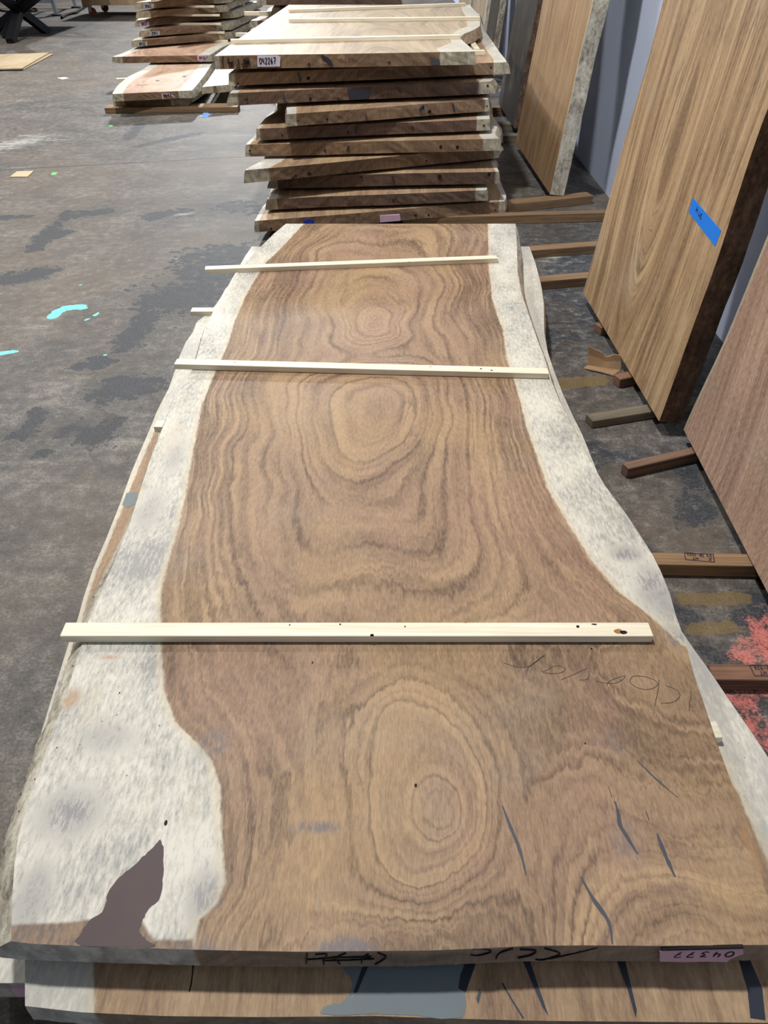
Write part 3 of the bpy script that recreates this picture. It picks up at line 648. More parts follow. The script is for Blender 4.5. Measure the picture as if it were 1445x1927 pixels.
ribbon([[Z(*p) for p in l] for l in [[(30, 180), (70, 195), (130, 210), (200, 208), (250, 180), (320, 130)], [(320, 130), (290, 145), (240, 190), (205, 215), (193, 252)], [(300, 245), (340, 232), (380, 208), (430, 202), (470, 225), (440, 250), (380, 257), (310, 250)],
    [(443, 300), (520, 268), (630, 218)], [(635, 235), (640, 270), (620, 300), (570, 302)], [(700, 310), (760, 325), (830, 325), (880, 300), (895, 275), (850, 285), (790, 310), (765, 343)],
    [(935, 300), (960, 275), (1040, 280), (1110, 305), (1130, 335), (1090, 365), (1030, 370), (970, 350), (935, 320), (935, 300)], [(1140, 300), (1135, 370), (1120, 440), (1110, 490)], [(1190, 345), (1250, 365), (1290, 405), (1270, 445), (1220, 467), (1155, 467)], [(1360, 380), (1370, 420), (1358, 470), (1358, 525)]]],
    UP, 0.0014, 'pencil_writing', M['pencil'], s1, h=0.0003)
for k, (a, b, r) in enumerate([(782, 1478, .0022), (588, 1247, .0016), (1101, 1399, .0014), (225, 1304, .0014), (312, 1548, .003), (1113, 1221, .0018)]):
    disc(q1(a, b), UP, (1, 0, 0), r, r*1.6, 'worm_hole', M['hole'], s1, 8, seed=k)
# writing and tag on the front end of the top slab
FA, FB = Vector((xl_, ff1(P(600, 1790, ZT).x), 0)), Vector((xr_, ff1(P(1240, 1780, ZT).x), 0)); FB.y += 0.0
fa = P(575, 1791, ZT); fb = P(730, 1790, ZT); g1 = lambda a, b: PV(540 + a*.2215, 1760 + b*.2215, fa, fb)
FN = Vector((0, -1, 0))
ribbon([[g1(*p) for p in l] for l in [[(170, 150), (163, 235)], [(170, 202), (300, 192), (400, 185), (560, 182), (715, 178)], [(240, 160), (335, 155), (322, 200), (310, 242)], [(500, 146), (420, 190), (450, 240)], [(770, 142), (840, 182), (750, 243)], [(690, 155), (640, 190), (635, 232)], [(300, 210), (500, 207), (740, 195)]]],
       FN, 0.0019, 'marker_writing', M['marker'], s1, h=0.0016)
fa2 = P(870, 1786, ZT); fb2 = P(1060, 1780, ZT); g2 = lambda a, b: PV(840 + a*.4187, 1740 + b*.4187, fa2, fb2)
ribbon([[g2(*p) for p in l] for l in [[(120, 109), (180, 110), (200, 120), (150, 135), (110, 134)], [(300, 106), (240, 125), (222, 152)], [(330, 110), (400, 115), (380, 135), (320, 148)], [(440, 105), (510, 128), (440, 155), (400, 155)], [(680, 100), (560, 130), (460, 152)]]],
       FN, 0.0013, 'marker_writing', M['marker'], s1, h=0.0016)
ta, tb = P(1240, 1780, ZT), P(1400, 1779, ZT); g3 = lambda a, b: PV(a, b, ta, tb)
tg = prism([g3(*p) for p in [(1240, 1785), (1262, 1784), (1340, 1783), (1396, 1781), (1397, 1790), (1388, 1793), (1372, 1799), (1366, 1805), (1330, 1804), (1290, 1805), (1240, 1804)]], FN, 0.004, 'paper_tag', M['tag_pink'], s1); tg['label'] = 'torn pink paper tag stapled to the slab end'
bt = P(1240, 1785, ZT); bt = g3(1382, 1785)
ribbon(text_lines('04377', bt + Vector((0, -0.004, 0)), Vector((-1, 0, 0)), Vector((0, 0, -1)), 0.012, 0.018, 0.5), FN, 0.0022, 'tag_writing', M['marker'], tg, h=0.0008)
ribbon([[g3(1243, 1783), g3(1320, 1781), g3(1397, 1779)]], FN, 0.004, 'tag_edge', M['hole'], tg, h=0.0035)

# second slab
L2 = [(40, 1935), (47, 1894), (47, 1800), (60, 1620), (120, 1360), (170, 1210), (225, 1090), (268, 930), (297, 830), (298, 788), (304, 768), (316, 739), (329, 706), (337, 672), (350, 643), (362, 627), (370, 606), (389, 591), (405, 575), (425, 545), (445, 510), (462, 481), (480, 455)]
R2 = [(1640, 1940), (1620, 1880), (1590, 1730), (1550, 1600), (1500, 1510), (1445, 1425), (1416, 1381), (1391, 1345), (1361, 1301), (1332, 1258), (1303, 1218), (1270, 1170), (1230, 1080), (1180, 985), (1126, 894), (1096, 819), (1077, 781), (1058, 739), (1041, 694), (1030, 660), (1024, 626), (1023, 570), (1017, 532), (1007, 494), (996, 464), (990, 450)]
FR2 = [(20, 1892), (47, 1893), (150, 1905), (300, 1912), (480, 1914), (600, 1913), (700, 1912), (850, 1917), (1000, 1921), (1445, 1925), (1640, 1926)]
SR2 = [(1540, 1940), (1520, 1800), (1480, 1690), (1445, 1615), (1395, 1505), (1340, 1400), (1270, 1270), (1200, 1170), (1130, 1020), (1060, 890), (1000, 740), (980, 600), (960, 450)]
f2L, f2R, f2F = edge_from_px(L2, Z2), edge_from_px(R2, Z2), front_from_px(FR2, Z2); s2R = edge_from_px(SR2, Z2)
xa, xb = P(47, 1893, Z2).x, P(1622, 1926, Z2).x; y2b = P(985, 464, Z2).y
s2L = lambda y: f2L(y) + np.interp(y, [0, .6, 1.5, 2.2, 3.2], [.105, .10, .05, .075, .06])
g2r = generic_ring(21, 30, .12, .08); g3r = generic_ring(33, 30, .12, .08)
s2 = slab('live_edge_board', lambda u: f2F(xa + (xb-xa)*u), lambda u: np.full_like(u, y2b), f2L, f2R, Z2, T2, 60, 160, interp([(0, .004), (.3, .01), (1, .012)]), interp([(0, .01), (1, .015)]),
    [M['wood_stack'], M['bark'], M['end_main']], lambda x, y: g2r(x, y, .3, 3.4, 0.05), lambda x, y: np.maximum(s2L(y) - x, x - s2R(y)), endjit=0.001, seed=5)
tag(s2, 'second slab of the nearest stack, with a grey resin band across its near end', 'wood board')
q2 = lambda a, b: P(a, b, Z2)
prism(rough([q2(*p) for p in [(655, 1800), (880, 1800), (872, 1850), (868, 1914), (760, 1910), (700, 1908), (615, 1910), (606, 1900), (620, 1892), (640, 1888), (652, 1876), (664, 1850)]]), UP, .0006, 'resin_fill', M['resin_blue'], s2)['label'] = 'wide grey blue resin fill'
for k, pl in enumerate([[(688, 1802), (700, 1802), (672, 1868), (660, 1882)], [(880, 1800), (900, 1800), (876, 1868), (862, 1860), (866, 1835)], [(984, 1808), (996, 1806), (1032, 1912), (1020, 1895)], [(1158, 1800), (1174, 1800), (1198, 1900), (1196, 1915), (1180, 1860)], [(1388, 1800), (1408, 1800), (1434, 1860), (1440, 1920), (1412, 1916), (1406, 1860)], [(902, 1860), (906, 1868), (900, 1890), (896, 1880)]]):
    prism([q2(*p) for p in pl], UP, .0007, 'resin_fill', M['resin_ink'], s2)
ribbon([[q2(*p) for p in [(945, 1850), (962, 1880), (985, 1917)]]], UP, .0025, 'crack', M['resin_ink'], s2); ribbon([[q2(*p) for p in [(364, 1815), (360, 1850), (356, 1866)]]], UP, .002, 'crack', M['hole'], s2, jag=.3)
# third slab
L3 = [(-40, 1935), (-30, 1850), (-20, 1700), (10, 1600), (60, 1440), (90, 1337), (121, 1237), (130, 1208), (146, 1166), (157, 1125), (175, 1071), (200, 1013), (225, 950), (246, 892), (263, 851), (283, 805), (296, 772), (318, 730), (333, 685), (360, 640), (395, 590), (430, 550), (470, 500)]
R3 = [(1500, 1935), (1440, 1780), (1380, 1600), (1300, 1400), (1230, 1200), (1150, 1000), (1080, 850), (1030, 700), (1000, 600), (985, 500), (975, 470)]
f3L, f3R = edge_from_px(L3, Z3), edge_from_px(R3, Z3); y3f = P(0, 1850, Z3).y; y3b = y2b - 0.02
s3L = lambda y: f3L(y) + np.interp(y, [.3, .7, 1.1, 1.5, 3], [.09, .06, .012, .012, .03])
s3 = slab('live_edge_board', lambda u: np.full_like(u, y3f), lambda u: np.full_like(u, y3b), f3L, f3R, Z3, T3, 40, 120, interp([(0, .02), (1, .01)]), interp([(0, .01), (1, .01)]),
    [M['wood_stack'], M['bark_dirty'], M['end_main']], lambda x, y: g3r(x, y, .3, 3.4, 0.0), lambda x, y: s3L(y) - x, endjit=.001, seed=6)
tag(s3, 'bottom slab of the nearest stack, brown edge showing on the left', 'wood board')
prism([P(a, b, Z3) for a, b in [(238, 928), (258, 926), (254, 948), (240, 956), (230, 950)]], UP, .0006, 'resin_fill', M['resin_blue'], s3)
ta3 = Vector((P(0, 1850, Z3).x, y3f, 0)); tb3 = Vector((P(60, 1850, Z3).x, y3f, 0))
tg = prism([PV(a, b, ta3, tb3) for a, b in [(22, 1855), (60, 1856), (62, 1872), (34, 1870)]], FN, .004, 'paper_tag', M['tag_pink'], s3)

# ---- sticks
def px_stick(name, lpx, rpx, ztop, width, t, mat, label, group=None, cat='stick', back=Vector((0, 1, 0))):
    A, B = P(lpx[0], lpx[1], ztop), P(rpx[0], rpx[1], ztop)
    o = box_obj(name, A, B, back*width, t, mat); tag(o, label, cat, group); return o
GS = 'pine sticks of the nearest stack'
k1 = px_stick('wooden_stick', (112, 1197), (1230, 1197), ZT+STK+.0007, .037, STK, M['pine'], 'nearest pale pine stick lying across the top slab, with dark knots', GS)
k2 = px_stick('wooden_stick', (327, 685), (1033, 703), ZT+STK+.0007, .037, STK, M['pine'], 'middle pale pine stick lying across the top slab', GS)
k3 = px_stick('wooden_stick', (385, 507), (937, 486), ZT+STK+.0007, .037, STK, M['pine'], 'farthest pale pine stick across the near slab, overhanging its left edge', GS)
for st, pts in ((k1, [(1173, 1190, .007, .005, 'hole'), (1163, 1188, .009, .006, 'knot'), (1087, 1179, .003, .004, 'hole'), (1118, 1175, .006, .002, 'hole'), (762, 1179, .0018, .002, 'hole'), (640, 1175, .0018, .002, 'hole'), (545, 1176, .0015, .002, 'hole'), (876, 1171, .004, .002, 'knot')]),
                (k2, [(442, 682, .004, .002, 'knot'), (905, 694, .004, .003, 'hole'), (810, 690, .004, .002, 'knot'), (925, 697, .004, .003, 'hole')]), (k3, [(770, 493, .005, .002, 'knot'), (834, 487, .003, .002, 'hole')])):
    for j, (a, b, rx, ry, m) in enumerate(pts): disc(P(a, b, ZT+STK+.0007), UP, (1, 0, 0), rx, ry, 'knot', M[m], st, 9, seed=j)
for j, (a, b) in enumerate([(174, 1201.5), (700, 1195.5), (975, 1201.5), (602, 1202.5)]):
    c = PV(a, b, P(112, 1197, ZT+STK), P(1230, 1197, ZT+STK)); disc(c, FN, (1, 0, 0), .004, .003, 'knot', M['hole'], k1, 8, seed=j)
px_stick('wooden_stick', (358, 586), (900, 586), Z2+STK, .037, STK, M['pine'], 'pine stick end poking out left under the top slab, beyond the middle stick', GS)
px_stick('wooden_stick', (289, 803), (1000, 815), Z2+STK, .037, STK, M['pine'], 'pine stick end poking out left under the top slab, between middle and nearest sticks', GS)
px_stick('wooden_stick', (800, 1392), (1361, 1388), Z2+STK, .037, STK, M['pine'], 'pine stick end poking out right under the top slab, over white sapwood', GS)
for yy, lb in ((1250, 'near'), (700, 'middle'), (540, 'far')):
    a = P(420 if yy > 600 else 520, yy, Z3); b = P(900, yy, Z3)
    tag(box_obj('wooden_stick', Vector((-.30, a.y, Z3+STK)), Vector((.45, a.y, Z3+STK)), Vector((0, .037, 0)), STK, M['pine']), 'pine stick hidden between the two lower slabs of the nearest stack, %s one' % lb, 'stick', GS)

# ---- floor bearers (timber lengths on the concrete)
ZB = Z3 - T3
GB = 'timber lengths lying on the floor along the wall'
def bearer(l, r, back, zt, mat, label, extl=0.0, extr=0.0, group=GB):
    A, B = P(*l, zt), P(*r, zt); ex = (B - A).normalized(); Bk = P(*back, zt)
    wv = Bk - A; wv = wv - ex*wv.dot(ex)
    if extl: A = A - ex*extl
    if extr: B = B + ex*extr
    o = box_obj('timber_bearer', A, B, wv, zt - 0.0005, mat, 0.002); tag(o, label, 'timber', group); return o
BH = .038
b7 = bearer((1240, 1062), (1416, 1065), (1238, 1039), ZB - .0003, M['lumber_brown'], 'brown stamped timber between the nearest stack and the nearest leaning slab', extl=1.0, extr=.20)
b8 = bearer((1344.6, 1279), (1445, 1280), (1331, 1249), BH, M['lumber_red'], 'reddish stamped timber lying on coral paint at the right edge', extr=.35)
b6 = bearer((1183, 882), (1303, 854), (1169.5, 871), BH, M['lumber_worn'], 'dark timber with a worn orange patch, end showing, under the nearest leaning slab', extr=.25)
b5 = bearer((1116, 792.6), (1224, 775), (1100, 779), .030, M['lumber_grey'], 'flat grey timber under the near corner of the taped slab', extr=.25)
br = bearer((1168, 714), (1192, 709), (1152, 704), BH, M['lumber_red'], 'reddish timber end beside the torn cardboard', extr=.3)
bs = bearer((1133, 617), (1140, 615.5), (1124, 606), BH, M['lumber_red'], 'small reddish timber end peeking from under the taped slab', extr=.3)
b1 = bearer((1013, 530), (1098, 523), (1012, 519), ZB, M['lumber_brown'], 'brown timber reaching from the nearest stack to the far corner of the taped slab', extl=.85, extr=.15)
b2 = bearer((1000, 471), (1111, 463), (998, 462), ZB, M['lumber_brown'], 'brown timber just beyond the far end of the nearest stack', extl=.30, extr=.15)
b3 = bearer((924, 406), (1127, 401), (926, 400), .05, M['lumber_brown'], 'long thin brown timber nearest the foot of the tall stack', extl=.5, extr=.1)
b4 = bearer((953, 385), (1117, 368), (953, 376), .05, M['lumber_brown'], 'brown timber at the near foot of the far leaning slab', extl=.5)
for y_, m_, lb in ((172, 'galvanised', 'thin grey metal bar on the floor behind the tall stack'), (203, 'lumber_brown', 'brown timber under the far leaning slab, third row back'), (234, 'lumber_grey', 'grey timber under the far leaning slab, second row back'), (256, 'lumber_grey', 'grey timber under the middle of the far leaning slab')):
    bearer((925, y_), (1000, y_-1), (925, y_-5), .05, M[m_], lb, extl=1.1, extr=.1)
tag(box_obj('timber_bearer', Vector((-.45, .75, ZB)), Vector((.35, .75, ZB)), Vector((0, .08, 0)), ZB-.0005, M['lumber_brown'], .002), 'brown timber hidden beneath the near end of the nearest stack', 'timber', GB)
# shipping stamps, read from the far side
def stamp(parent, quad, zt, rows):
    a, b, c, d = [P(*p, zt) for p in quad]            # left-front, right-front, right-back, left-back as seen
    ribbon([[a, b], [b, c], [c, d], [d, a]], UP, .0022, 'ink_frame', M['stamp_ink'], parent, sub=1, h=.0004)
    ex = (a - b).normalized(); ey = (b - c).normalized() ; Wd = (a - b).length; Hd = (b - c).length
    ls = []
    for s, fx, fy, cw, ch in rows: ls += text_lines(s, c + ex*(fx*Wd) + ey*(fy*Hd), ex, ey, cw*Wd, ch*Hd, .25)
    ribbon(ls, UP, .0020, 'ink_lettering', M['stamp_ink'], parent, sub=2, h=.0004)
stamp(b7, [(1290, 1053), (1344, 1058), (1342, 1043), (1288, 1041)], ZB, [('SR-1023', .34, .1, .07, .35), ('HT', .55, .58, .09, .32), ('54', .05, .12, .09, .3), ('K', .1, .55, .1, .32)])
stamp(b8, [(1420, 1272), (1480, 1272), (1472, 1252), (1410, 1252)], BH, [('SR-926', .35, .1, .08, .32), ('HT', .6, .56, .09, .34)])

# torn cardboard angle
q = lambda a, b, z=0.0: P(1060 + a*.1973, 540 + b*.1973, z)
bl_, brr, ffl, ffr = q(235, 752), q(548, 798), q(188, 786), q(475, 856)
fold = (brr - bl_).normalized(); hgt = .072
cb = []; N = 12
for i in range(N+1):
    t = i/N; base = bl_.lerp(brr, t); fr = ffl.lerp(ffr, t)
    wv = [0.0, -.004, -.008, -.012, -.014, -.020, -.030, -.034, -.030, -.022, -.018, -.020, -.014][i]
    tp = base + Vector((-.004, .022, hgt + wv))
    cb.append((fr + Vector((0, 0, .002 + .003*math.sin(t*3))), base + Vector((0, 0, .001)), base.lerp(tp, .55) + Vector((0, .004, 0)), tp))
V_, F_ = [], []
for c_ in cb: V_ += list(c_)
nn = len(V_); V_ += [v + Vector((0, .002, .0032)) if (i % 4) < 1 else v + Vector((.0, .0035, .0012)) for i, v in enumerate(V_)]
for i in range(N):
    for j in range(3):
        a = 4*i + j; F_ += [[a, a+1, a+5, a+4], [nn+a, nn+a+4, nn+a+5, nn+a+1]]
    F_ += [[4*i, 4*i+4, nn+4*i+4, nn+4*i], [4*i+3, nn+4*i+3, nn+4*i+7, 4*i+7]]
F_ += [[0, nn, nn+1, 1], [1, nn+1, nn+2, 2], [2, nn+2, nn+3, 3]]; e_ = 4*N; F_ += [[e_, e_+1, nn+e_+1, nn+e_], [e_+1, e_+2, nn+e_+2, nn+e_+1], [e_+2, e_+3, nn+e_+3, nn+e_+2]]
M4 = Matrix.Translation(bl_); o = finish('cardboard_scrap', V_, F_, [M['cardboard']], M4=M4); MW[o.name] = M4
tag(o, 'torn folded brown cardboard scrap on the floor by the taped slab', 'cardboard')

# ================================================================== TALL STACK BEHIND
GT = 'slabs of the tall stack'
PIT = .0785; TS = .060
far_rows = [ # bottom-left px, bottom-right px, bevel left, bevel right, label, material, heading x per y, sap l, sap r, thickness
 ((402, 129), (905, 121), .004, .012, 'top slab of the tall stack, with a purple tag and pencil marks on its end', 'wood_pale', .05, .0, .0, .062),
 ((431, 162), (950, 139), .006, .030, 'second slab down in the tall stack, its white right corner jutting out', 'wood_stack', .03, .03, .07, .058),
 ((428, 199), (931, 176), .02, .035, 'third slab down in the tall stack, with a dark resin patch in its end', 'wood_stack', .05, .04, .06, .060),
 ((537, 239), (921, 209), .012, .012, 'fourth slab down in the tall stack, set in from the left', 'wood_stack', -.03, .05, .02, .060),
 ((483, 264), (922, 245), .004, .008, 'fifth slab down in the tall stack, under the inset one', 'wood_stack', .04, .02, .07, .058),
 ((462, 295), (946, 283), .010, .03, 'sixth slab down in the tall stack, with a bright pale right corner', 'wood_stack', .03, .02, .09, .062),
 ((460, 345), (938, 297), .012, .010, 'seventh slab down in the tall stack, its end slanting down to a white left corner', 'wood_stack', .06, .11, .02, .066),
 ((504, 355), (940, 345), .03, .010, 'eighth slab down in the tall stack, dark and half hidden under the slanted one', 'wood_stack', .04, .03, .02, .064),
 ((500, 395), (917, 378), .015, .012, 'ninth slab down in the tall stack, shortest of the lower ones', 'wood_stack', .05, .05, .06, .058),
 ((479, 438), (951, 399), .006, .012, 'bottom slab of the tall stack, with a pink tag and blue paint on its end', 'wood_stack', .08, .02, .03, .062)]
far = []
for k, (lpx, rpx, bl, brr_, lab, mt, hd, sl, sr, th) in enumerate(far_rows):
    zb = .05 + (9-k)*PIT; zt = zb + th - .002
    A, B = P(*lpx, zb), P(*rpx, zb)
    A.x += bl*.9; B.x -= brr_*.9
    jL, jR = smooth1d(100+k, 14), smooth1d(200+k, 14); y0 = min(A.y, B.y); y1 = 7.25 + .1*math.sin(k*2.3)
    if k == 0:
        Lf = edge_from_px([(404, 108), (404, 105), (440, 79), (480, 52), (500, 38), (530, 18), (545, 8), (560, -4)], zt)
        Rf = edge_from_px([(915, 120), (893, 97), (884, 88), (872, 78), (865, 70), (874, 63), (890, 57), (903, 49), (903, 40), (899, 34), (898, 25), (886, 12), (884, 0), (880, -6)], zt); y1 = P(700, 9, zt).y
        B = P(893, 97, zt); A = P(404, 105, zt)
    else:
        Lf = (lambda A, jL, hd, y0: lambda y: A.x + hd*(y - A.y) + .03*(jL((y-y0)/3) - jL((A.y-y0)/3)))(A, jL, hd, y0)
        Rf = (lambda B, jR, hd, y0: lambda y: B.x + hd*.8*(y - B.y) + .035*(jR((y-y0)/3) - jR((B.y-y0)/3)))(B, jR, hd, y0)
        if k == 1:
            R2_ = edge_from_px([(955, 132), (952, 113), (940, 98), (925, 76), (912, 58), (905, 40), (900, 20)], zt); Rf = R2_
            B = P(946, 117, zt)
    rg = generic_ring(300 + k, 26, .12, .1); yfun = (lambda A, B: lambda u: A.y + (B.y - A.y)*u + .004*np.sin(u*9 + A.y*30))(A, B)
    sapf = (lambda Lf, Rf, sl, sr: lambda x, y: np.maximum(Lf(y) + sl - x, x - Rf(y) + sr))(Lf, Rf, sl, sr)
    if k == 0:
        sR = edge_from_px([(830, 100), (820, 92), (850, 80), (846, 70), (862, 55), (880, 50), (878, 35), (870, 20), (862, 0)], zt); sapf = (lambda Lf, sR: lambda x, y: np.maximum(Lf(y) + .02 - x, x - sR(y)))(Lf, sR)
    o = slab('live_edge_board', yfun, (lambda y1: lambda u: np.full_like(u, y1))(y1), Lf, Rf, zt, th - .002, 40, 50, (lambda bl: lambda v: np.full_like(v, bl))(bl), (lambda b: lambda v: np.full_like(v, b))(brr_),
             [M[mt], M['bark'] if k in (0, 1, 5) else M['bark_dirty'], M['end_stack'] if k in (0, 1, 3, 5, 6, 9) else M['end_dark']], (lambda rg, y0, y1: lambda x, y: rg(x, y, y0, y1, 0.0))(rg, y0, y1), sapf, endjit=.001, seed=k)
    tag(o, lab, 'wood board', GT); far.append((o, A, B, zb, zt))
    if k > 0:                                   # sticks resting on this slab, under the one above
        for yy in (5.05, 6.4):
            xl, xr = float(Lf(np.array([yy]))[0]) + .10, float(Rf(np.array([yy]))[0]) - .10
            gap = PIT - (th - .002)
            tag(box_obj('wooden_stick', Vector((xl, yy, zt + gap)), Vector((xr, yy, zt + gap)), Vector((0, .037, 0)), gap, M['pine']), 'pine stick sandwiched between two slabs of the tall stack', 'stick', 'sticks inside the tall stack')
def clampz(pts, zb, zt): return [Vector((p.x, p.y, min(max(p.z, zb + .0015), zt - .0015))) for p in pts]
def on_end(k):
    o, A, B, zb, zt = far[k]; n = Vector((B.y - A.y, -(B.x - A.x), 0)).normalized(); return o, A, B, n
def end_dots(k, pts):
    o, A, B, n = on_end(k)
    zb, zt = far[k][3:]
    for j, (a, b, r) in enumerate(pts):
        r *= .62; c = PV(a, b, A, B); c.z = min(max(c.z, zb + r*1.25), zt - r*1.25); disc(c, n, (1, 0, 0), r, r, 'bore_hole', M['hole'], o, 8, h=.006, seed=j+k)
def end_fill(k, pl, mat='resin_ink', name='resin_fill'):
    o, A, B, n = on_end(k); return prism(clampz([PV(a, b, A, B) for a, b in pl], *far[k][3:]), n, .006, name, M[mat], o)
def end_crack(k, pl, wd=.008):
    o, A, B, n = on_end(k); ribbon([clampz([PV(a, b, A, B) for a, b in pl], far[k][3] + .004, far[k][4] - .004)], n, wd, 'end_crack', M['resin_ink'], o, h=.0055, taper=True, jag=.2, seed=k)
end_dots(0, [(468, 117, .010), (581, 120, .007), (732, 117, .008)]); end_dots(1, [(447, 157, .008), (580, 147, .014), (793, 132, .010), (923, 127, .010)])
end_dots(2, [(464, 187, .008), (584, 186, .012), (637, 187, .008), (788, 175, .012), (917, 161, .008)]); end_dots(3, [(560, 228, .006), (615, 224, .010), (808, 210, .014), (795, 203, .012), (915, 200, .010)])
end_dots(4, [(531, 254, .008), (655, 249, .007), (776, 240, .008), (910, 236, .010)]); end_dots(5, [(470, 283, .008), (611, 283, .008), (829, 276, .014), (860, 277, .016), (945, 271, .016)])
end_dots(6, [(556, 331, .010), (582, 327, .016), (551, 335, .008), (802, 302, .008)]); end_dots(7, [(680, 333, .010), (827, 332, .018), (920, 327, .016)])
end_dots(8, [(740, 376, .008), (745, 372, .006), (700, 388, .006)]); end_dots(9, [(510, 430, .010), (782, 405, .010), (806, 405, .008), (931, 395, .008)])
end_fill(2, [(653, 168), (698, 165), (690, 186), (659, 190), (655, 178)]); end_fill(0, [(809, 108), (826, 112), (829, 121), (812, 123)], 'resin_dark'); end_fill(3, [(688, 213), (692, 221), (687, 225)], 'resin_dark')
end_crack(0, [(605, 104), (618, 114), (626, 128)], .02); end_crack(1, [(560, 135), (564, 146), (566, 155)], .012); end_crack(1, [(660, 136), (665, 150)], .014); end_crack(2, [(533, 177), (536, 189), (541, 197)], .008); end_crack(2, [(747, 162), (754, 174), (759, 182)], .010)
end_crack(3, [(852, 195), (855, 210)], .012); end_crack(4, [(672, 236), (671, 250)], .012); end_crack(5, [(656, 274), (653, 284)], .012); end_crack(6, [(655, 330), (650, 342)], .01); end_crack(3, [(797, 199), (789, 208)], .02); end_crack(7, [(738, 332), (742, 343)], .016)
o, A, B, n = on_end(0)
e0 = lambda a, b: clampz([PV(380 + a*.2215, 80 + b*.2215, A, B)], far[0][3] + .002, far[0][4] - .002)[0]
tg = prism([e0(*p) for p in [(470, 112), (640, 108), (665, 125), (663, 202), (472, 205)]], n, .007, 'paper_tag', M['tag_white'], o); tg['label'] = 'purple white paper tag with a handwritten number'
exn = (B - A); exn.z = 0; exn.normalize()
ribbon(text_lines('042267', e0(490, 180), exn, UP, .011, .026, .3), n, .004, 'tag_writing', M['marker'], tg, h=.0085)
ribbon([[e0(*p) for p in l] for l in [[(180, 115), (172, 160), (185, 205)], [(225, 130), (222, 170), (260, 165)], [(262, 150), (250, 205)], [(305, 135), (315, 165), (290, 200)], [(400, 125), (350, 145), (395, 165), (340, 190), (375, 205), (400, 170), (355, 150)]]], n, .003, 'pencil_writing', M['marker'], o, h=.0065)
o, A, B, n = on_end(9)
prism(clampz([PV(a, b, A, B) for a, b in [(714, 405), (752, 403), (753, 417), (715, 419)]], *far[9][3:]), n, .007, 'paper_tag', M['tag_pink'], o); prism(clampz([PV(a, b, A, B) for a, b in [(570, 415), (580, 412), (590, 413), (592, 424), (571, 424)]], *far[9][3:]), n, .006, 'paint_mark', M['paint_blue'], o)
zt0 = far[0][4]
GF = 'pine sticks on the tall stack'
px_stick('wooden_stick', (433.6, 75), (867, 66), zt0+STK, .045, STK, M['pine'], 'nearest pine stick on top of the tall stack, overhanging left', GF)
px_stick('wooden_stick', (543, 36), (904, 32), zt0+STK, .05, STK, M['pine'], 'middle pine stick on top of the tall stack, reaching its right edge', GF)
px_stick('wooden_stick', (545, 18), (877, 6), zt0+STK, .05, STK, M['pine'], 'farthest pine stick on top of the tall stack', GF)
zs = far[1][4]; A_ = P(868, 86, zs + .018)
tag(box_obj('wooden_stick', Vector((A_.x + .1, A_.y - .12, zs+.018)), Vector((A_.x + .1, A_.y + .3, zs+.018)), Vector((-.035, 0, 0)), .0175, M['pine']), 'short pine stick end under the notched right edge of the tall stack top slab', 'stick', GF)

# ================================================================== LEANING SLABS
LEAN = math.radians(5.4)
def leaning(name, near_px, far_px, zb, length, th, jn, jf, mats, label, seed, sapn, sapf, k=30, bn=.0, bf=.0, ringc=.5, d0=.1, lean=LEAN, kx=1.0):
    """slab standing on edge-end, leaning towards the wall. local x: along its foot (far -> near), local y: up the slab, local z: out of its face"""
    zb = zb + th*math.sin(lean) + .001; N_, F2 = P(*near_px, zb), P(*far_px, zb)
    ex = (N_ - F2); wd = ex.length; ex.normalize()
    side = Vector((-ex.y, ex.x, 0));  side = side if side.x > 0 else -side      # towards the wall
    ey = (UP*math.cos(lean) + side*math.sin(lean)).normalized(); ez = ex.cross(ey)
    length = (WX - .012 - max(N_.x, F2.x) - th*math.cos(lean))/ey.x - .02
    R = Matrix((ex, ey, ez)).transposed().to_4x4(); M4 = Matrix.Translation(F2) @ R
    a, b = smooth1d(seed, 10), smooth1d(seed+5, 10)
    Lf = lambda y: jf*np.abs(a(y/length) - a(0.0)); Rf = lambda y: wd - jn*np.abs(b(y/length) - b(0.0))
    rg = generic_ring(seed+9, k, d0, d0*.8, .08)
    o = slab(name, lambda u: np.zeros_like(u), lambda u: np.full_like(u, length), Lf, Rf, 0.0, th, 30, 90, lambda v: np.full_like(v, bf), lambda v: np.full_like(v, bn), mats,
             lambda x, y: rg(x, y, 0, length, wd*ringc), lambda x, y: np.maximum(Lf(y) + sapf - x, x - Rf(y) + sapn), M4=M4, seed=seed, endjit=.001)
    tag(o, label, 'wood board'); return o, M4, wd, ez
bB, MB4, wB, nB = leaning('leaning_board', (1240, 793), (1097, 551), .043, 3.55, .078, .05, .02, [M['wood_board'], M['bark_brown'], M['end_dark']], 'wide golden wood slab leaning on the wall, with a strip of blue tape', 41, -.02, .0, k=34, d0=.16)
bC, MC4, wC, nC = leaning('leaning_board', (1560, 1340), (1286, 808), .043, 3.5, .07, .04, .018, [M['wood_boardc'], M['bark_dirty'], M['end_dark']], 'pinkish brown wood slab leaning at the right edge, nearest the camera', 52, -.02, .012, k=40, d0=.2)
bA, MA4, wA, nA = leaning('leaning_board', (1035, 366), (970, 268), .051, 3.5, .085, .03, .03, [M['wood_boarda'], M['bark'], M['end_dark']], 'brown slab leaning beside the tall stack, with a speckled white near edge', 63, .012, .0, k=28, d0=.16)
def lean_at(near, farp, zb, th, mat, label, seed, sapn=-.02, edge='bark'):
    return leaning('leaning_board', near, farp, zb, 3.4, th, .03, .03, [M[mat], M[edge], M['end_dark']], label, seed, sapn, -.02, k=24, d0=.2)
def foot(x, y): # pixel of a floor point, used only to reuse leaning()
    d = Vector((x, y, -CAMZ)); fw = d.y*CT - d.z*ST; up = d.y*ST + d.z*CT
    return (CX + F*d.x/fw, CY - F*up/fw)
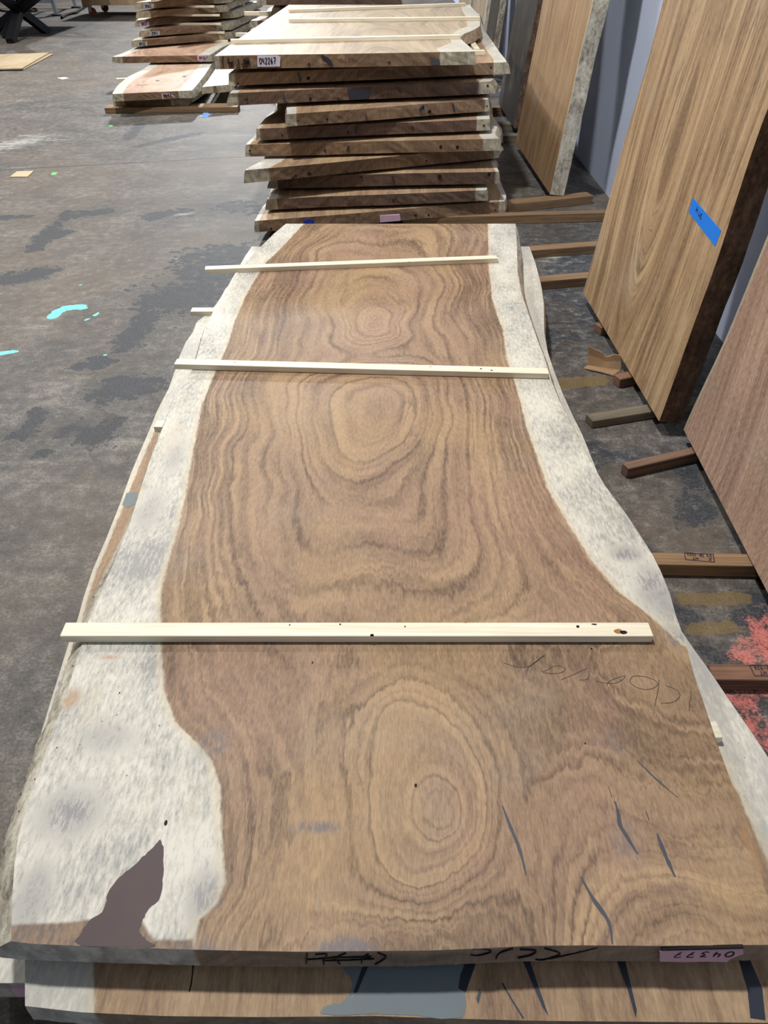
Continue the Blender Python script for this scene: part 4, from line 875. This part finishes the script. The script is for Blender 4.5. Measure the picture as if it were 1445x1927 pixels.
lean_at(foot(1.07, 6.75), foot(1.06, 7.75), .051, .07, 'wood_shadeboard', 'slab coloured dark for shade, leaning beyond the white edged slab', 71, edge='bark_brown')
lean_at(foot(1.06, 8.7), foot(1.04, 9.3), .0, .06, 'wood_shadeboard', 'narrow dark slab leaning far along the wall behind the tall stack', 72, edge='bark_dirty')
lean_at(foot(1.04, 9.5), foot(1.0, 10.6), .0, .06, 'wood_beige', 'beige slab with a pale edge leaning far along the wall', 73, sapn=.03)
lean_at(foot(1.0, 10.9), foot(.96, 12.1), .0, .06, 'wood_beige', 'farthest pale slab leaning along the wall, above the tall stack', 74, sapn=.03)
# tape on the golden slab
OB = MB4 @ Vector((0, 0, 0)); tB = lambda a, b: PP(a, b, OB, nB)
tp = prism([tB(*p) for p in [(1304, 372), (1357, 434), (1346, 464), (1296, 399)]], nB, .0008, 'masking_tape', M['tape_blue'], bB, base=-.0005); tp['label'] = 'bright blue masking tape strip'
zz = lambda a, b: tB(1260 + a*.0969, 340 + b*.0969)
ribbon([[zz(*p) for p in l] for l in [[(540, 505), (515, 600)], [(515, 560), (545, 575)], [(555, 545), (530, 630)], [(590, 600), (565, 670), (590, 690), (605, 660)], [(605, 650), (630, 655), (595, 735), (620, 745)]]], nB, .003, 'tape_writing', M['marker'], tp, h=.0012, sub=3)

# ================================================================== LEFT REAR PILE
GP = 'slabs of the pile at the rear left'
pile = [ # bl px, br px, zbottom, th, back length, heading, material, label
 ((214, 200), (352, 199), .045, .05, 1.5, .05, 'wood_pink', 'lowest slab of the rear left pile, in shadow'),
 ((209, 191), (358, 184), .115, .057, 1.9, .05, 'wood_pink', 'pinkish slab with knots jutting forward at the foot of the rear left pile'),
 ((372, 177), (428, 172), .115, .055, 1.1, .06, 'wood_pale', 'narrow slab with a blue tag between the rear left pile and the tall stack'),
 ((212, 119.5), (400, 116), .192, .058, 2.2, .05, 'wood_pink', 'broad pink slab with a pale right edge and a tag in the rear left pile'),
 ((247, 89), (440, 73), .272, .060, 2.2, .08, 'wood_pink', 'third slab above the jutting one, with a white left corner, rear left pile'),
 ((262, 70), (436, 56), .352, .060, 2.2, .08, 'wood_pink', 'slab with a split left end and white tag, rear left pile'),
 ((254, 51), (448, 33), .432, .060, 2.2, .08, 'wood_pink', 'slab with a pink tag and pointed white left corner, rear left pile'),
 ((256, 35), (428, 22), .512, .060, 2.2, .08, 'wood_stack', 'plain brown slab second from the visible top, rear left pile'),
 ((254, 18), (432, 5), .592, .060, 2.2, .08, 'wood_stack', 'topmost visible slab with a silver tag, rear left pile'),
 ((284, 2), (426, -10), .672, .060, 2.2, .08, 'wood_stack', 'uppermost slab cut by the top of the picture, rear left pile')]
pl_objs = []
for k, (l, r, zb, th, ln, hd, mt, lab) in enumerate(pile):
    A, B = P(*l, zb), P(*r, zb); jL, jR = smooth1d(500+k, 10), smooth1d(600+k, 10); y0 = min(A.y, B.y); y1 = y0 + ln
    bl, brr_ = (.02, .02) if k > 3 else (.01, .02)
    A2 = A + Vector((bl, 0, 0)); B2 = B - Vector((brr_, 0, 0))
    Lf = (lambda A, j, hd: lambda y: A.x + hd*(y-A.y) + .025*(j((y-A.y)/2.5) - j(0.0)))(A2, jL, hd); Rf = (lambda B, j, hd: lambda y: B.x + hd*(y-B.y) + .02*(j((y-B.y)/2.5) - j(0.0)))(B2, jR, hd)
    if k == 1:
        zt = zb + th; Lf = edge_from_px([(212, 178), (212, 174), (222, 160), (240, 145), (262, 134), (276, 126), (290, 112)], zt); Rf = edge_from_px([(355, 180), (359, 173), (372, 158), (386, 140), (400, 118), (408, 104)], zt)
    if k == 2:
        zt = zb + th; Lf = edge_from_px([(372, 176), (380, 164), (392, 150), (404, 132), (414, 112)], zt); Rf = edge_from_px([(427, 171), (434, 158), (438, 146), (442, 130), (446, 112)], zt)
    rg = generic_ring(700+k, 20, .14, .1)
    o = slab('live_edge_board', (lambda A, B: lambda u: A.y + (B.y-A.y)*u)(A, B), (lambda y1: lambda u: np.full_like(u, y1))(y1), Lf, Rf, zb + th, th, 24, 30, (lambda b: lambda v: np.full_like(v, b))(bl), (lambda b: lambda v: np.full_like(v, b))(brr_),
        [M[mt], M['bark'], M['end_stack']], (lambda rg, y0, y1, xc: lambda x, y: rg(x, y, y0, y1, xc))(rg, y0, y1, (A.x+B.x)/2), (lambda Lf, Rf: lambda x, y: np.maximum(Lf(y) + .09 - x, x - Rf(y) + .12))(Lf, Rf), seed=40+k, endjit=.002)
    tag(o, lab, 'wood board', GP); pl_objs.append((o, A, B))
    if k in (0, 1, 3, 4, 5, 6, 7, 8):
        nz = {0: .115, 1: .192}.get(k, zb + .08); gap = nz - zb - th
        ys_ = (y1 - .45, y1 - .25) if k == 0 else ((9.15, ) if k == 1 else (9.75, 10.9))
        for yy in ys_:
            xl, xr = float(Lf(np.array([yy]))[0]) + .05, float(Rf(np.array([yy]))[0]) - .05
            if k == 1: xl, xr = -2.6, -1.7
            tag(box_obj('wooden_stick', Vector((xl, yy, nz)), Vector((xr, yy, nz)), Vector((0, .037, 0)), gap, M['pine']), 'pine stick sandwiched between slabs of the rear left pile', 'stick', 'sticks inside the rear left pile')
bearer((196, 203), (447, 201), (199, 196), .045, M['lumber_brown'], 'brown timber under the near end of the rear left pile', group='timbers under the rear left pile')
tag(box_obj('timber_bearer', Vector((-2.6, 8.6, .045)), Vector((-1.5, 8.6, .045)), Vector((0, .09, 0)), .0445, M['lumber_brown'], .002), 'brown timber under the middle of the rear left pile', 'timber', 'timbers under the rear left pile')
px_stick('wooden_stick', (219, 148.5), (268, 146), .115, .05, .019, M['pine'], 'pine stick end poking out left of the jutting slab, rear left pile', 'loose sticks of the rear left pile')
def ptag(k, quad, mat, txt):
    o, A, B = pl_objs[k]; n = Vector((B.y-A.y, -(B.x-A.x), 0)).normalized()
    zb = pile[k][2]; zt = zb + pile[k][3]
    t = prism(clampz([PV(a, b, A, B) for a, b in quad], zb, zt), n, .008, 'paper_tag', M[mat], o)
    p = PV(quad[3][0] + 3, quad[3][1] - 2, A, B); p.z = min(max(p.z, zb + .005), zt - .035); ex = (B-A); ex.z = 0; ex.normalize()
    ribbon(text_lines(txt, p, ex, UP, .014, .028, .25), n, .006, 'tag_writing', M['marker'], t, h=.0095, sub=3)
ptag(1, [(304, 176), (328, 175), (329, 185), (305, 186)], 'tag_pink', '0437'); ptag(2, [(388, 163), (412, 162), (412, 173), (389, 174)], 'tag_blue', '4063'); ptag(3, [(371, 105), (391, 104), (391, 113), (372, 114)], 'tag_pink', '04367')
ptag(4, [(258, 79), (276, 78), (277, 86), (259, 88)], 'tag_silver', '0432'); ptag(5, [(281, 59), (300, 58), (300, 66), (282, 68)], 'tag_silver', '2043'); ptag(6, [(262, 42), (280, 41), (280, 49), (263, 51)], 'tag_pink', '0437'); ptag(8, [(269, 7), (289, 6), (289, 16), (270, 17)], 'tag_silver', '0463')
o, A, B = pl_objs[1]; zt = .172
for j, (a, b, r) in enumerate([(296, 152, .018), (347, 144, .020), (268, 160, .03)]): disc(P(a, b, zt), UP, (1, 0, 0), r*(1 if j < 2 else 1.8), r*1.2, 'knot', M['hole'] if j < 2 else M['knot'], o, 9, seed=j)

# ================================================================== REAR STACK seen between pile and tall stack
GR = 'slabs of the farthest stack'
for k in range(7):
    zb = .05 + k*.098; th = .062; xl = [-1.42, -1.38, -1.5, -1.30, -1.36, -1.18, -1.3][k]; jL = smooth1d(800+k, 10); yb_ = 9.3 + .12*math.sin(k*3)
    rg = generic_ring(820+k, 20, .14, .1)
    Lf = (lambda xl, j: lambda y: xl + .03*(y-9) + .06*j((y-9)/2.6))(xl, jL); Rf = (lambda j: lambda y: .15 + .0*y + .04*j((y-9)/2.6))(jL)
    o = slab('live_edge_board', (lambda v: lambda u: np.full_like(u, v))(yb_), lambda u: np.full_like(u, 11.6), Lf, Rf, zb+th, th, 16, 24, lambda v: np.full_like(v, .03), lambda v: np.full_like(v, .02), [M['wood_stack'], M['bark_dirty'], M['end_dark']],
             (lambda rg: lambda x, y: rg(x, y, 9, 11.6, -.6))(rg), (lambda Lf: lambda x, y: Lf(y) + .07 - x)(Lf), seed=90+k)
    tag(o, '%s slab of the dark stack glimpsed between the rear left pile and the tall stack' % ['lowest', 'second', 'third', 'fourth', 'fifth', 'sixth', 'uppermost'][k], 'wood board', GR)
    if k < 6:
        for yy in (9.7, 10.7):
            e = [.10, .16, .05, .18, .06, .14][(k + int(yy)) % 6]
            tag(box_obj('wooden_stick', Vector((xl - e, yy, zb+th+.036)), Vector((-.1, yy, zb+th+.036)), Vector((0, .045, 0)), .036, M['pine']), 'pale stick end poking from the dark stack left of the tall stack', 'stick', 'sticks of the farthest stack')
for yy in (9.7, 10.9): tag(box_obj('timber_bearer', Vector((-1.5, yy, .05)), Vector((.1, yy, .05)), Vector((0, .09, 0)), .0495, M['lumber_brown'], .002), 'brown timber hidden beneath the farthest stack', 'timber', 'timbers under the farthest stack')

# ================================================================== SMALL THINGS ON THE LEFT FLOOR
def sheet(name, quad, z0, th, mat, label, cat, group=None):
    pts = [P(*p, z0) for p in quad]; c = sum(pts, Vector())/len(pts); k = len(pts)
    area = sum(pts[i].x*pts[(i+1) % k].y - pts[(i+1) % k].x*pts[i].y for i in range(k))
    if area < 0: pts.reverse()
    V_ = pts + [p + UP*th for p in pts]; F_ = [list(range(k-1, -1, -1)), list(range(k, 2*k))] + [[i, (i+1) % k, k+(i+1) % k, k+i] for i in range(k)]
    M4 = Matrix.Translation(c); o = finish(name, V_, F_, [mat], attrs={'ring': [p.x*9 for p in V_], 'sap': [-1.0]*len(V_)}, M4=M4); MW[o.name] = M4; return tag(o, label, cat, group)
sheet('plywood_sheet', [(-60, 134), (46, 132), (101, 103), (-10, 107)], .0005, .012, M['plywood'], 'lower pale plywood sheet on the floor at the left, peeking out below the other', 'plywood', 'plywood sheets')
sheet('plywood_sheet', [(-70, 133.5), (42, 130.5), (93, 101), (-20, 105)], .0127, .012, M['plywood'], 'upper pale plywood sheet lying on another at the left', 'plywood', 'plywood sheets')
sheet('cardboard_scrap', [(19, 333.5), (52, 333.5), (64, 322.5), (32, 323.5)], .0006, .004, M['cardboard_pale'], 'small pale flat cardboard piece on the left floor beside the green square', 'cardboard')
sheet('tape_square', [(96, 329), (104, 329), (109, 324.5), (98, 325)], .0005, .0008, M['tape_green'], 'small bright green tape square on the left floor', 'tape')
sheet('paper_scrap', [(108, 147), (118, 150), (130, 147.5), (122, 145.5)], .0006, .003, M['paper'], 'white paper scrap on the pale floor left of the rear pile', 'paper')
sheet('tape_cross', [(374, 218), (382, 216), (382, 212), (392, 211.5), (392, 214), (398, 215), (393, 218), (390, 221), (383, 221)], .0005, .0008, M['tape_paleblue'], 'pale blue tape cross on the floor in front of the rear pile', 'tape')
sheet('tape_square', [(203, 238.5), (211, 238.5), (213, 236), (206, 236)], .0005, .0008, M['tape_green'], 'tiny green tape scrap in the shadow of the rear left pile', 'tape')

# ---- black crossed table base
def empty(name, loc):
    o = bpy.data.objects.new(name, None); COL.objects.link(o); o.location = loc; MW[o.name] = Matrix.Translation(loc); return o
def bar(a, b, w_, h_, name, mat, parent, up=UP):
    a, b = Vector(a), Vector(b); d = (b-a).normalized(); s = d.cross(up)
    if s.length < 1e-4: s = d.cross(Vector((0, 1, 0)))
    s.normalize(); u_ = s.cross(d); V_ = []
    for p in (a, b):
        for i, j in ((-1, -1), (1, -1), (1, 1), (-1, 1)): V_.append(p + s*(i*w_/2) + u_*(j*h_/2))
    return child(name, V_, [[3, 2, 1, 0], [4, 5, 6, 7], [0, 1, 5, 4], [1, 2, 6, 5], [2, 3, 7, 6], [3, 0, 4, 7]], mat, parent)
feet = [P(90, 62), P(8, 72), P(20, 82), P(-15, 62)]
ctr_ = P(38, 20, .33) ; ctr_ = Vector((feet[0].x*.25 + feet[1].x*.35 + feet[2].x*.2 + feet[3].x*.2, (feet[0].y + feet[1].y + feet[2].y + feet[3].y)/4, .36))
ctr_ = PV(36, 20, Vector((-6, ctr_.y, 0)), Vector((0, ctr_.y, 0)))
tb = empty('table_base', (ctr_.x, ctr_.y, 0)); tag(tb, 'black steel crossed leg table base at the top left', 'table')
for fpt in feet:
    dirv = (ctr_ - fpt); top = fpt + dirv*(0.72/ctr_.z)
    a = fpt + Vector((0, 0, .012)); bar(a, top, .10, .10, 'leg', M['black_steel'], tb)
    bar(fpt + Vector((0, 0, .006)), fpt + Vector((0, 0, .0125)), .05, .05, 'foot_pad', M['rubber'], tb)
tops = [fpt + (ctr_-fpt)*(0.72/ctr_.z) for fpt in feet]
bar((ctr_.x - .05, 12.0, .755), (ctr_.x - .05, 14.6, .755), 1.1, .05, 'tabletop', M['wood_stack'], tb)
bar(tops[0], tops[2], .1, .012, 'mounting_bar', M['black_steel'], tb); bar(tops[1], tops[3], .1, .012, 'mounting_bar', M['black_steel'], tb)
# ---- galvanised stand behind
g0 = P(107, 30); g1_ = P(143, 15); mt = empty('metal_stand', (g0.x - .8, g0.y + .5, 0)); tag(mt, 'grey galvanised metal stand with legs behind the black table base', 'stand')
dxy = Vector((g1_.x - g0.x, g1_.y - g0.y, 0)); lg = [g0, g1_, g0 + Vector((-2.4, .1, 0)), g1_ + Vector((-2.4, .1, 0))]
for p in lg:
    bar(p + Vector((0, 0, .02)), p + Vector((-.06, 0, .8)), .06, .05, 'leg', M['galvanised'], mt); bar(p + Vector((0, 0, .001)), p + Vector((0, 0, .022)), .14, .10, 'foot_plate', M['rubber'], mt)
for zq in (.22, .79):
    bar(lg[0] + Vector((-.02, -.03, zq)), lg[2] + Vector((0, -.03, zq)), .05, .07, 'rail', M['galvanised'], mt); bar(lg[1] + Vector((-.02, 0, zq)), lg[3] + Vector((0, 0, zq)), .05, .07, 'rail', M['galvanised'], mt)
    bar(lg[0] + Vector((-.03, 0, zq)), lg[1] + Vector((-.03, 0, zq)), .05, .05, 'rail', M['galvanised'], mt)
# ---- cables
def cable(name, pts, r, mat, label):
    cv = crom(pts, 8); V_, F_ = [], []; m = len(cv)
    for i, p in enumerate(cv):
        d = (cv[min(i+1, m-1)] - cv[max(i-1, 0)]).normalized(); s = d.cross(UP); s = s.normalized() if s.length > 1e-4 else Vector((1, 0, 0)); u_ = s.cross(d)
        for k in range(6): a = k*math.pi/3; V_.append(p + s*(r*math.cos(a)) + u_*(r*math.sin(a)))
    for i in range(m-1):
        for k in range(6): F_.append([6*i+k, 6*i+(k+1) % 6, 6*i+6+(k+1) % 6, 6*i+6+k])
    M4 = Matrix.Translation(cv[0]); o = finish(name, V_, F_, [mat], smooth=[True]*len(F_), M4=M4); MW[o.name] = M4; return tag(o, label, 'cable')
cable('cable', [P(a, b, .018) for a, b in [(52, 18), (60, 21), (70, 18), (62, 16), (45, 20), (20, 22), (0, 19)]], .016, M['rubber'], 'black cable loop on the floor behind the black table base')
cable('cable', [P(116, 33, .022), P(124, 28, .022), P(134, 25, .022), P(143, 23, .022), P(152, 17, .022), P(164, 10, .022)], .022, M['rubber'], 'black cable on the floor between the metal stand legs and the cart')
# ---- wooden cart on castors
c0 = P(171, 31); ct = empty('wooden_cart', (c0.x + .55, c0.y + .3, 0)); tag(ct, 'brown wooden cart on castors at the top edge, behind the rear left pile', 'cart')
W0, W1, D0, D1 = c0.x - .06, c0.x + 1.45, c0.y - .05, c0.y + .85
def cbox(x0, x1, y0, y1, z0, z1, name, mat): return child(name, [(a, b, d) for d in (z0, z1) for a, b in ((x0, y0), (x1, y0), (x1, y1), (x0, y1))], [[3, 2, 1, 0], [4, 5, 6, 7], [0, 1, 5, 4], [1, 2, 6, 5], [2, 3, 7, 6], [3, 0, 4, 7]], mat, ct)
for nm, a in (('front_panel', (W0+.02, W1-.02, D0, D0+.02, .16, .62)), ('back_panel', (W0+.02, W1-.02, D1-.02, D1, .16, .62)), ('side_panel', (W0, W0+.02, D0, D1, .16, .62)), ('side_panel', (W1-.02, W1, D0, D1, .16, .62)), ('bottom_panel', (W0+.02, W1-.02, D0+.02, D1-.02, .16, .18)), ('corner_post', (W0-.02, W0+.06, D0-.03, D0, .14, .62))):
    cbox(*a, nm, M['cart_ply'])
for cx_, cy_ in ((W0+.09, D0+.09), (W1-.09, D0+.09), (W0+.09, D1-.09), (W1-.09, D1-.09)):
    V_, F_ = [], []; r = .062
    for s in (-.02, .02):
        for k in range(14): a = 2*math.pi*k/14; V_.append((cx_ + r*math.cos(a), cy_ + s, r + r*math.sin(a)))
    F_ = [list(range(14)), list(range(27, 13, -1))] + [[k, 14+k, 14+(k+1) % 14, (k+1) % 14] for k in range(14)]
    wh = child('castor', V_, F_, M['castor_wheel'], ct)
    bar((cx_ - .03, cy_ - .03, .062), (cx_ - .03, cy_ - .03, .16), .05, .008, 'fork', M['galvanised'], wh); bar((cx_ - .03, cy_ + .03, .062), (cx_ - .03, cy_ + .03, .16), .05, .008, 'fork', M['galvanised'], wh)
